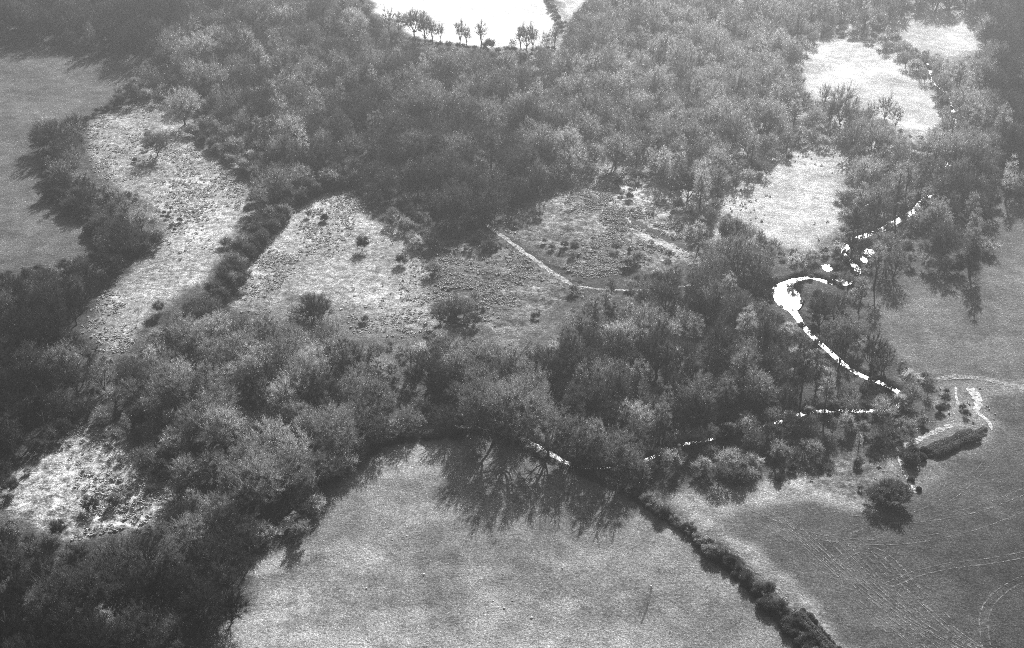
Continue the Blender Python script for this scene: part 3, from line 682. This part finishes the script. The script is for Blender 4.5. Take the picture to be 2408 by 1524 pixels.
for k, (a, b, h) in enumerate(((2222, 945, 2.2), (2210, 968, 2.0), (2270, 978, 2.0), (2262, 962, 1.6), (2225, 925, 1.4))):
    manual(a, b, 'shrub', k % 4, 'dark', h, 'low dark scrub bush on the rough ground by the chalky scrape', 'bush', 'scrub bushes by the chalky scrape', 'scrub_bush')
manual(140, 1262, 'shrub', 2, 'dark', 4.5, 'dark bush on the lower rim of the pale tussock glade', 'bush', name='thorn_bush')

def bushes(pl, step, kind, tones, hr, jit, label, group, name='hedge_bush', cat='bush', skip=0.0):
    p, q = gline(pl, step, 1)
    for i in range(len(p)):
        if rng.random() < skip: continue
        x, y = p[i] + rng.normal(size=2) * jit; z = float(zgrid(x, y)); pi = int(rng.integers(len(PROTO[kind]))); h = rng.uniform(*hr)
        s_ = h / PROTO[kind][pi][0]
        place(name, kind, pi, tones[int(rng.integers(len(tones)))], (x, y, z - .05), s_, rng.uniform(0, 6.28), label, cat, group); TAKEN.append((x, y, 2.0))
L1, G1 = 'dark hedge bush in the line between pasture and arable field', 'hedge between pasture and arable field'
bushes([(1500, 1165), (1600, 1240), (1690, 1315)], 1.3, 'shrub', ('dark', 'mid'), (1.6, 3.0), .5, L1, G1)
bushes([(1650, 1275), (1760, 1360), (1850, 1460), (1935, 1560)], 1.15, 'shrub', ('dark', 'mid', 'dark'), (1.4, 2.7), .55, L1, G1)
bushes([(1650, 1285), (1750, 1370), (1840, 1465), (1920, 1560)], 2.6, 'ever', ('ever',), (1.3, 2.2), .6, 'dense dark evergreen bush in the pasture hedge', G1)
bushes([(1890, 1440), (1935, 1490), (1990, 1560)], 1.5, 'ever', ('ever',), (1.0, 1.5), .3, 'low evergreen bush along the ditch by the arable margin', 'low bushes by the arable margin')
bushes([(800, 425), (690, 468), (612, 540), (575, 615), (515, 700), (430, 790)], 2.3, 'shrub', ('dark', 'mid', 'dark'), (4.0, 6.0), 1.8, 'tall dark bush in the belt between the two meadows', 'bush belt between the meadows')
bushes([(790, 440), (680, 490), (600, 575), (560, 640), (470, 760)], 4.5, 'ever', ('ever',), (3.0, 5.0), 1.2, 'evergreen bush in the belt between the two meadows', 'bush belt between the meadows')
bushes([(112, 462), (205, 500), (290, 560), (345, 590)], 2.2, 'shrub', ('dark',), (3.5, 5.5), 1.6, 'dark bush between grass field and long meadow', 'bushes between grass field and meadow')
bushes([(215, 540), (290, 600), (330, 590)], 3.0, 'ever', ('ever',), (3, 5), 1.6, 'evergreen bush between grass field and long meadow', 'bushes between grass field and meadow')
bushes([(205, 285), (240, 262), (285, 250)], 2.2, 'shrub', ('dark',), (1.5, 2.4), .5, 'low bush along the far end of the long meadow', 'low bushes at the meadow end')
bushes([(455, 318), (500, 350), (560, 392), (600, 425)], 2.6, 'shrub', ('dark', 'mid'), (2.5, 4.2), .8, 'hedge bush along the right side of the long meadow', 'hedge on the right of the long meadow')
bushes([(1283, -20), (1300, 25), (1322, 72)], 2.0, 'shrub', ('dark', 'mid'), (2.0, 3.0), .4, 'hedge bush between the two bright fields', 'hedge between the bright fields')
bushes([(940, 92), (1040, 112), (1160, 124), (1320, 120)], 2.4, 'shrub', ('dark', 'mid'), (1.6, 2.8), .7, 'low bush along the foot of the bright white field', 'bushes below the white field')
bushes([(400, 520), (390, 490), (375, 505), (420, 540)], 4.0, 'shrub', ('dark',), (1.2, 2.0), 1.5, 'small dark bush at the side of the long meadow', 'small bushes in the long meadow')
bushes([(870, 1060), (940, 1034), (1020, 1030), (1085, 1030)], 2.0, 'ever', ('ever',), (1.6, 2.4), .5, 'low evergreen bush along the top of the pasture', 'low bushes at the pasture head')
bushes([(1850, 1125), (1930, 1120), (2000, 1110), (2030, 1140)], 3.2, 'shrub', ('dark', 'mid'), (1.0, 2.2), 2.2, 'low scrub bush in the tussocky rough ground', 'scrub bushes in rough ground', skip=.2)

for reg_, n_, lab_ in (('LONGMEADOW', 5, 'small scrub bush out in the long meadow'), ('MIDMEADOW', 6, 'small scrub bush out in the fenced meadow'), ('SCRUB1', 16, 'scrub bush among the sedge beside the straight path'), ('SCRUB2', 18, 'scrub bush among the sedge across the straight path'), ('LOWGLADE', 6, 'small scrub bush in the pale tussock glade')):
    P_ = np.array(REGW[reg_]); x0, y0 = P_.min(0); x1, y1 = P_.max(0); c = 0
    while c < n_:
        x, y = rng.uniform(x0, x1), rng.uniform(y0, y1)
        if not inpoly(np.array([x]), np.array([y]), REGW[reg_])[0] or fbm(np.array([x]), np.array([y]), 16, 91)[0] < .5 or min(dist_poly(np.array([x]), np.array([y]), q_)[0] for q_ in PATHS) < 3: continue
        place('scrub_bush', 'shrub', int(rng.integers(4)), ('mid', 'dark')[int(rng.integers(2))], (x, y, float(zgrid(x, y)) - .05), rng.uniform(.3, 1.25), rng.uniform(0, 6.28), lab_, 'bush', 'scrub bushes in the clearings'); c += 1
def glint_patch(px, py, rx, ry, seed):  # water sheets added to supply glints along the stream
    x, y, z = ground(px, py); r = np.random.default_rng(seed); a = np.linspace(0, 6.283, 20, endpoint=False); k = r.uniform(.6, 1.15, 20)
    V = [(0, 0, 0)] + [(math.cos(t) * rx * q, math.sin(t) * ry * q, 0) for t, q in zip(a, k)]
    o = obj('glint_patch', mesh('glint_patch', V, [(0, i + 1, (i + 1) % 20 + 1) for i in range(20)], M_WATER), loc=(x, y, float(zgrid(x, y)) + .12)); tag(o, 'small water patch added for glints beside the stream', kind='structure')
for i, (a, b, rx, ry) in enumerate(((2060, 546, 1.4, 1.6), (2047, 596, 2.2, 3.2), (2032, 612, 1.2, 2.2), (1945, 630, 1.8, 2.4), (2005, 622, 1.6, 2.6), (1988, 600, 1.5, 3.0), (2030, 556, 1.6, 1.6), (2078, 540, 1.4, 1.6), (2042, 482, 2.0, 2.0), (2083, 486, .9, 1.0), (1612, 1040, 2.0, 1.2), (1190, 1012, 1.4, 1.8), (2138, 935, 1.2, 1.2), (1968, 668, 1.5, 1.0), (2188, 180, 1.5, 5.0), (2230, 216, 2.0, 2.0), (2205, 446, 1.2, 2.6), (2238, 373, 1.0, 2.6), (2150, 498, 1.6, 2.2), (2122, 515, 1.6, 1.2))):
    glint_patch(a, b, rx, ry, i)

# bushes leaning over the water
_k = 0
for i in range(0, len(stream), 2):
    if not (-30 < _spy[i] < PH and 0 < _spx[i] < PW) or 1835 < _spx[i] < 1885 and 640 < _spy[i] < 745 or 590 < _spx[i] < 720 and 1160 < _spy[i] < 1300: continue
    if rng.random() < (.30 if 700 < _spy[i] < 900 and _spx[i] > 1800 else .72):
        x, y = stream_a[i] + np.array([rng.normal() * 1.2, -stream_hw[i] - rng.uniform(.5, 1.6)]); pi = int(rng.integers(4))
        place('bank_bush', 'shrub', pi, ('mid', 'dark', 'pale')[int(rng.integers(3))], (x, y, float(zgrid(x, y)) - .05), rng.uniform(.4, .9) * (1.5 if _spy[i] > 940 else 1), rng.uniform(0, 6.28), 'twiggy bush leaning over the bank of the winding stream', 'bush', 'bushes on the stream banks'); _k += 1
for k in range(7):
    t = rng.uniform(0, 6.28); x, y = GLARE_POOL[0] + 4.0 * math.cos(t), GLARE_POOL[1] + 8.6 * math.sin(t)
    place('bank_bush', 'shrub', int(rng.integers(4)), ('mid', 'pale')[k % 2], (x, y, float(zgrid(x, y)) - .05), rng.uniform(.25, .5), rng.uniform(0, 6.28), 'small twiggy bush at the rim of the widened sunlit water', 'bush', 'bushes around the pool')
# clipped hedge: one long thing with a flat top
def hedge(pl, hw, hh, label, n, name='clipped_hedge'):
    p, q = gline(pl, .6, 2); r = np.random.default_rng(len(pl) + n); o0 = p[len(p) // 2]; z0 = float(zgrid(o0[0], o0[1]))
    d = np.gradient(p, axis=0); d /= np.linalg.norm(d, axis=1)[:, None]; nr = np.stack([-d[:, 1], d[:, 0]], 1)
    i = r.integers(0, len(p), n); env = np.clip(np.minimum(q[i], 1 - q[i]) * 14, .35, 1)
    a = r.uniform(0, math.pi, n); ce, se = np.cos(a), np.sin(a); pw = lambda t: np.sign(t) * np.abs(t) ** .55
    lump = .85 + .3 * noise(p[i, 0], p[i, 1], 2.2, 88)
    off = hw * env * pw(ce) * r.uniform(.75, 1, n) * lump; up = hh * env * pw(se) * r.uniform(.7, 1, n) * lump
    P = np.column_stack([p[i] + nr[i] * off[:, None] + d[i] * r.uniform(-.4, .4, n)[:, None] - o0, up + zgrid(p[i, 0], p[i, 1]) - z0])
    C = MB(); twigs(C, P, np.column_stack([nr[i] * ce[:, None], se]) + r.normal(size=(n, 3)) * .8, r.uniform(.15, .4, n), r.uniform(.06, .13, n), r)
    T = MB()
    for k in range(0, len(p), 3):
        b = np.append(p[k] - o0, zgrid(p[k, 0], p[k, 1]) - z0); T.tube([b - (0, 0, .2), b + (0, 0, hh * .4), b + (r.normal() * .3, r.normal() * .3, hh * .8)], [.09, .07, .03], 5)
    root = obj(name, None, loc=(o0[0], o0[1], z0)); tag(root, label, 'hedge')
    obj('foliage', C.mesh('hedge_foliage', M_HEDGE), root); obj('stem', T.mesh('hedge_stems', M_BARK), root)
    for k in range(0, len(p), 5): TAKEN.append((p[k, 0], p[k, 1], 2.5))
hedge([(2182, 1072), (2220, 1054), (2262, 1036), (2300, 1024)], 2.2, 1.3, 'long clipped dark hedge near the bare chalky scrape', 26000)
hedge([(2288, 1026), (2300, 1020), (2318, 1010)], .6, 1.0, 'short thin dark hedge piece beyond the long clipped hedge', 1500)
hedge([(1868, 1446), (1905, 1490), (1945, 1535), (1975, 1575)], 1.3, 2.0, 'clipped section of hedge beside the pale field margin', 16000)

# scattered woods
PT = scatter(5.6, 90000)
tk = np.array([(a, b, c) for a, b, c in TAKEN])
nb, ns = len(PROTO['broad']), len(PROTO['slender'])
gaps = []
EDGE_DARK = ('the dark wood below the pale tussock glade', 'the dark wood between grass field and tussock glade', 'the dark wood beyond the grass field', 'the dark wood beyond the stream head')
THIN = {'the pale far wood around the oval glade': .0, 'the wood beside the pale glade': .0, 'the wood between tussocky clearing and pasture': .2, 'the belt between stream and grey arable field': .22, FAR: 0}
for x, y in PT:
    if ((tk[:, 0] - x) ** 2 + (tk[:, 1] - y) ** 2 < tk[:, 2] ** 2).any(): continue
    px, py = [float(v) for v in project(x, y, 0.)]; ar = area(px, py); z = float(zgrid(x, y))
    if rng.random() < THIN.get(ar[1], 0): continue
    kind = 'slender' if rng.random() < ar[3] else 'broad'; pi = int(rng.integers(nb if kind == 'broad' else ns))
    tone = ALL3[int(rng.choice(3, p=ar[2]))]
    if ar[1] in EDGE_DARK and rng.random() < .65: tone = 'black'  # corner darkening partly painted into the twigs here
    H, W, _ = PROTO[kind][pi]; done = False
    s0 = rng.uniform(.62, 1.0) * (.58 if ar[1] == 'the strip of wood between stream and field margin' else 1)
    for f_ in (1, .72, .5):
        s_ = s0 * f_
        if not crown_open(x, y, z, H * s_, W * s_) and not (shades(x, y, H * s_) and f_ > .6):
            TREES.append((kind, pi, tone, x, y, z, s_, rng.uniform(.9, 1.12), rng.uniform(0, 6.28), ar[1])); done = True; break
    if not done: gaps.append((x, y, z, ar, px, py))
P2 = scatter(3.9, 90000)
acc = np.array([(t[3], t[4], .30 * PROTO[t[0]][t[1]][1] * t[6] + 1.0) for t in TREES])
for x, y in P2:
    if ((tk[:, 0] - x) ** 2 + (tk[:, 1] - y) ** 2 < tk[:, 2] ** 2).any() or ((acc[:, 0] - x) ** 2 + (acc[:, 1] - y) ** 2 < acc[:, 2] ** 2).any(): continue
    px, py = [float(v) for v in project(x, y, 0.)]
    if rng.random() < 2 * THIN.get(area(px, py)[1], 0): continue
    gaps.append((x, y, float(zgrid(x, y)), area(px, py), px, py))
SHRUBS = []
for x, y, z, ar, px, py in gaps:
    for k in range(1):
        xx, yy = x + rng.normal() * .4, y + rng.normal() * .4; zz = float(zgrid(xx, yy)); pi = int(rng.integers(4)); s_ = rng.uniform(.9, 1.7)
        if crown_open(xx, yy, zz, PROTO['shrub'][pi][0] * s_, 4): s_ *= .5
        if sdgrid(xx, yy) > .6 and not crown_open(xx, yy, zz, PROTO['shrub'][pi][0] * s_, 4):
            SHRUBS.append(('shrub', pi, ALL3[int(rng.choice(3, p=ar[2]))], xx, yy, zz, s_, 1., rng.uniform(0, 6.28), ar[1]))
def shown(t):
    px, py = project(t[3], t[4], t[5] + 5.); inside = (-40 < px < PW + 40) and (-20 < py < PH + 60)
    return inside * t[6] * PROTO[t[0]][t[1]][0] / math.sqrt(t[3] ** 2 + t[4] ** 2 + CAMZ ** 2)
n_man = sum(1 for o in COL.objects if o.get('category') == 'tree'); n_sh = sum(1 for o in COL.objects if o.get('category') == 'bush')
TREES.sort(key=shown, reverse=True); SHRUBS.sort(key=shown, reverse=True)
KW = {'broad': 'broad-crowned', 'slender': 'slender upright'}; TWD = {'pale': 'pale', 'mid': 'grey', 'dark': 'dark', 'black': 'blackish'}
def size(t):
    h = t[6] * t[7] * PROTO[t[0]][t[1]][0]; return 'tall' if h > 12.5 else ('mid-sized' if h > 8.5 else 'small')
kt = max(0, 300 - n_man); ks = max(0, 295 - n_sh)
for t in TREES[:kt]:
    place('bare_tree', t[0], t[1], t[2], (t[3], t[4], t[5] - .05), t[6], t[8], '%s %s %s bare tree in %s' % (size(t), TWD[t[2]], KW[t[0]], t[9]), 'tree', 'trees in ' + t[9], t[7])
for t in SHRUBS[:ks]:
    place('wood_edge_bush', t[0], t[1], t[2], (t[3], t[4], t[5] - .05), t[6], t[8], '%s twiggy bush on the edge of %s' % (TWD[t[2]], t[9]), 'bush', 'bushes at the edge of ' + t[9], t[7])

def stuff_instances(name, items, label):
    col = bpy.data.collections.new(name + '_kinds'); key = {}
    for t in items:
        k = (t[0], t[1], t[2])
        if k in key: continue
        key[k] = None
    for i, k in enumerate(sorted(key)):
        T, C, bk = RAW[k[:2]]; tv, tf = np.concatenate(T.v), np.concatenate(T.f); cv, cf = np.concatenate(C.v), np.concatenate(C.f[:-2])
        me = mesh('kind', np.concatenate([tv, cv]), np.concatenate([tf, cf + len(tv)]).astype(np.int32), [bk, M_TWIG[k[2]]])
        mi = np.zeros(len(me.polygons), np.int32); mi[len(tf):] = 1; me.polygons.foreach_set('material_index', mi)
        col.objects.link(bpy.data.objects.new('kind_%03d' % i, me)); key[k] = i
    me = bpy.data.meshes.new(name); me.from_pydata([(t[3], t[4], t[5] - .05) for t in items], [], [])
    a = me.attributes.new('idx', 'INT', 'POINT'); a.data.foreach_set('value', [key[(t[0], t[1], t[2])] for t in items])
    a = me.attributes.new('rot', 'FLOAT_VECTOR', 'POINT'); a.data.foreach_set('vector', np.array([(0, 0, t[8]) for t in items], np.float32).ravel())
    a = me.attributes.new('scl', 'FLOAT_VECTOR', 'POINT'); a.data.foreach_set('vector', np.array([(t[6], t[6], t[6] * t[7]) for t in items], np.float32).ravel())
    o = obj(name, me); tag(o, label, kind='stuff')
    g = bpy.data.node_groups.new(name, 'GeometryNodeTree'); g.interface.new_socket('Geometry', in_out='INPUT', socket_type='NodeSocketGeometry'); g.interface.new_socket('Geometry', in_out='OUTPUT', socket_type='NodeSocketGeometry')
    gi, go = g.nodes.new('NodeGroupInput'), g.nodes.new('NodeGroupOutput'); ip = g.nodes.new('GeometryNodeInstanceOnPoints'); ci = g.nodes.new('GeometryNodeCollectionInfo')
    ci.inputs['Collection'].default_value = col; ci.inputs['Separate Children'].default_value = True; ci.inputs['Reset Children'].default_value = True
    def na(nm, ty):
        n = g.nodes.new('GeometryNodeInputNamedAttribute'); n.data_type = ty; n.inputs['Name'].default_value = nm; return n.outputs[0]
    ip.inputs['Pick Instance'].default_value = True
    g.links.new(gi.outputs[0], ip.inputs['Points']); g.links.new(ci.outputs[0], ip.inputs['Instance']); g.links.new(na('idx', 'INT'), ip.inputs['Instance Index'])
    g.links.new(na('rot', 'FLOAT_VECTOR'), ip.inputs['Rotation']); g.links.new(na('scl', 'FLOAT_VECTOR'), ip.inputs['Scale']); g.links.new(ip.outputs[0], go.inputs[0])
    md = o.modifiers.new('scatter', 'NODES'); md.node_group = g
    return o
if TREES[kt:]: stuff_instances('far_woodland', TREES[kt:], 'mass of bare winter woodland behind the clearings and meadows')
if SHRUBS[ks:]: stuff_instances('undergrowth', SHRUBS[ks:], 'low bare undergrowth in gaps of the far wood')
print('TREES', len(TREES), 'manual', n_man, 'SHRUBS', len(SHRUBS), 'manual', n_sh)

# ------------------------------------------------------------------ tussocks (too many to count)
M_TUFT = twig_material('dead_grass', .42, .42, .45)
def tussocks(regname, dens, label, hh=(.35, .8), rr=(.35, .8), nb_=8, m=M_TUFT):
    P = np.array(REGW[regname]); x0, y0 = P.min(0); x1, y1 = P.max(0); n = int((x1 - x0) * (y1 - y0) * dens); r = np.random.default_rng(abs(hash(regname)) % 1000 if False else len(regname) * 31 + int(dens * 100))
    x = r.uniform(x0, x1, n); y = r.uniform(y0, y1, n); k = inpoly(x, y, REGW[regname]); x, y = x[k], y[k]
    k = r.uniform(0, 1, len(x)) < sstep(.40, .66, fbm(x, y * .6, 16, 91)) * sstep(.3, .6, fbm(x * .7, y, 4, 95)); x, y = x[k], y[k]; k = sdgrid(x, y) > .8; x, y = x[k], y[k]; n = len(x)
    k = np.ones(n, bool)
    for q_ in PATHS: k &= dist_poly(x, y, q_) > 1.7
    x, y = x[k], y[k]; n = len(x)
    z = zgrid(x, y) - .03; a = r.uniform(0, 6.28, (n, 1)) + np.arange(nb_)[None] * 6.283 / nb_ + r.normal(size=(n, nb_)) * .25
    R = r.uniform(*rr, (n, 1)) * r.uniform(.7, 1.2, (n, nb_)); Hh = r.uniform(*hh, (n, 1)) * r.uniform(.6, 1.2, (n, nb_))
    c = np.stack([np.broadcast_to(x[:, None], a.shape), np.broadcast_to(y[:, None], a.shape), np.broadcast_to(z[:, None], a.shape)], -1)
    od = np.stack([np.cos(a), np.sin(a), a * 0], -1); sd_ = np.stack([-np.sin(a), np.cos(a), a * 0], -1)
    w = (R * .42)[..., None]; zz = np.zeros_like(od); zz[..., 2] = 1
    b0 = c + od * (R * .5)[..., None] - sd_ * w; b1 = c + od * (R * .5)[..., None] + sd_ * w
    m0 = c + od * (R * .45)[..., None] + zz * (Hh * .75)[..., None] - sd_ * w * .7; m1 = c + od * (R * .45)[..., None] + zz * (Hh * .75)[..., None] + sd_ * w * .7
    tp = c + od * (R * .9)[..., None] + zz * Hh[..., None]
    V = np.stack([b0, b1, m1, tp, m0], 2).reshape(-1, 3); b = np.arange(n * nb_)[:, None] * 5
    F = np.concatenate([np.concatenate([b, b + 1, b + 2], 1), np.concatenate([b, b + 2, b + 4], 1), np.concatenate([b + 4, b + 2, b + 3], 1)])
    o = obj('tussock_grass', mesh('tussock_grass', V, F.astype(np.int32), m)); tag(o, label, kind='stuff')
M_TUFT2 = twig_material('brown_sedge', .36, .36, .45)
tussocks('LONGMEADOW', 1.0, 'pale grass tussocks in the long meadow', (.2, .5), (.35, .75))
tussocks('MIDMEADOW', 1.0, 'pale grass tussocks in the fenced meadow', (.2, .5), (.35, .75))
tussocks('SCRUB1', 3.2, 'brown sedge tussocks beside the straight path', (.2, .5), (.35, .85), m=M_TUFT2)
tussocks('SCRUB2', 3.2, 'brown sedge tussocks across the straight path', (.15, .42), (.35, .85), m=M_TUFT2)
tussocks('LOWGLADE', 1.1, 'pale tussocks in the glade ringed by wood', (.25, .6), (.4, .9))
tussocks('SCRUBLAND', .6, 'rough sedge on the ground by the clipped hedge', (.3, .6), (.4, .8), m=M_TUFT2)
tussocks('PIT', .25, 'rough grass around the chalky scrape', (.3, .6), (.3, .6))
tussocks('MIDGLADE', .15, 'grass tufts in the pale glade', (.3, .6), (.3, .7))

# ------------------------------------------------------------------ stones and fence
def stone(px, py, r_):
    x, y, _ = ground(px, py); z = float(zgrid(x, y)); q = np.random.default_rng(int(px * 7 + py)); V = []; F = []
    for i in range(1, 5):
        for j in range(8):
            t = math.pi * i / 5; a = 2 * math.pi * j / 8; k = r_ * q.uniform(.8, 1.15); V.append((k * math.sin(t) * math.cos(a) * 1.25, k * math.sin(t) * math.sin(a), k * math.cos(t) * .8 + r_ * .35))
    V += [(0, 0, r_ * 1.1), (0, 0, -r_ * .45)]
    for i in range(3):
        for j in range(8):
            a, b = i * 8 + j, i * 8 + (j + 1) % 8; F += [(a, b, b + 8), (a, b + 8, a + 8)]
    for j in range(8): F += [(32, (j + 1) % 8, j), (33, 24 + j, 24 + (j + 1) % 8)]
    o = obj('field_stone', mesh('field_stone', V, np.array(F, np.int32), M_STONE), loc=(x, y, z)); o.rotation_euler = (0, 0, q.uniform(0, 6))
    tag(o, 'pale stone lying in the open pasture', 'stone', 'stones in the pasture')
for a, b, r_ in ((997, 1352, .5), (957, 1261, .28), (923, 1270, .33), (862, 1384, .36), (1186, 1431, .4), (1250, 1453, .45), (1160, 1414, .3), (1205, 1413, .28), (1214, 1399, .26), (1531, 1379, .34), (1323, 1337, .32), (1054, 1327, .24)):
    stone(a, b, r_ * .55)
def fence(pl, label):
    p, q = gline(pl, 2.8, 0); x0, y0 = p[0]; z0 = float(zgrid(x0, y0)); root = obj('wire_fence', None, loc=(x0, y0, z0)); tag(root, label, 'fence', None)
    pm = MB(); pm.tube([(0, 0, -.3), (0, 0, .6), (.02, 0, 1.25)], [.09, .085, .07], 6); pm.add([(.07, 0, 1.25), (-.03, .06, 1.25), (-.03, -.06, 1.25), (.02, 0, 1.3)], [(0, 1, 3), (1, 2, 3), (2, 0, 3)])
    pme = pm.mesh('fence_post', M_WOOD)
    P = np.column_stack([p - p[0], zgrid(p[:, 0], p[:, 1]) - z0])
    for k in P: obj('post', pme, root, loc=tuple(k))
    for h in (.5, .85, 1.15):
        w = MB(); w.tube(P + np.array([0, .08, h]), np.full(len(P), .012), 3); obj('wire', w.mesh('wire', M_WIRE), root)
fence([(842, 452), (900, 515), (950, 562), (988, 604)], 'post and wire fence along the edge of the tussocky meadow')
fence([(988, 755), (1002, 780), (1012, 806)], 'short stretch of wire fence by the small round trees')

# ------------------------------------------------------------------ haze
hx, y0, y1, z0, z1 = 2700., -2300., 3300., float(GZ.min()) - 1.0, CAMZ + 4.0
V = [(a * hx, b, c) for c in (z0, z1) for b in (y0, y1) for a in (-1, 1)]
me = bpy.data.meshes.new('haze'); me.from_pydata(V, [], [(0, 2, 3, 1), (4, 5, 7, 6), (0, 1, 5, 4), (2, 6, 7, 3), (0, 4, 6, 2), (1, 3, 7, 5)])
hm = bpy.data.materials.new('haze'); hm.use_nodes = True; t = hm.node_tree; t.nodes.clear()
pv = N(t, 'ShaderNodeVolumePrincipled', Density=HAZE, Anisotropy=.85); pv.inputs['Color'].default_value = (.95, .95, .95, 1); oo = t.nodes.new('ShaderNodeOutputMaterial')
t.links.new(pv.outputs[0], oo.inputs['Volume']); me.materials.append(hm)
o = obj('haze', me); tag(o, 'thin winter haze in the air over the valley', kind='stuff')
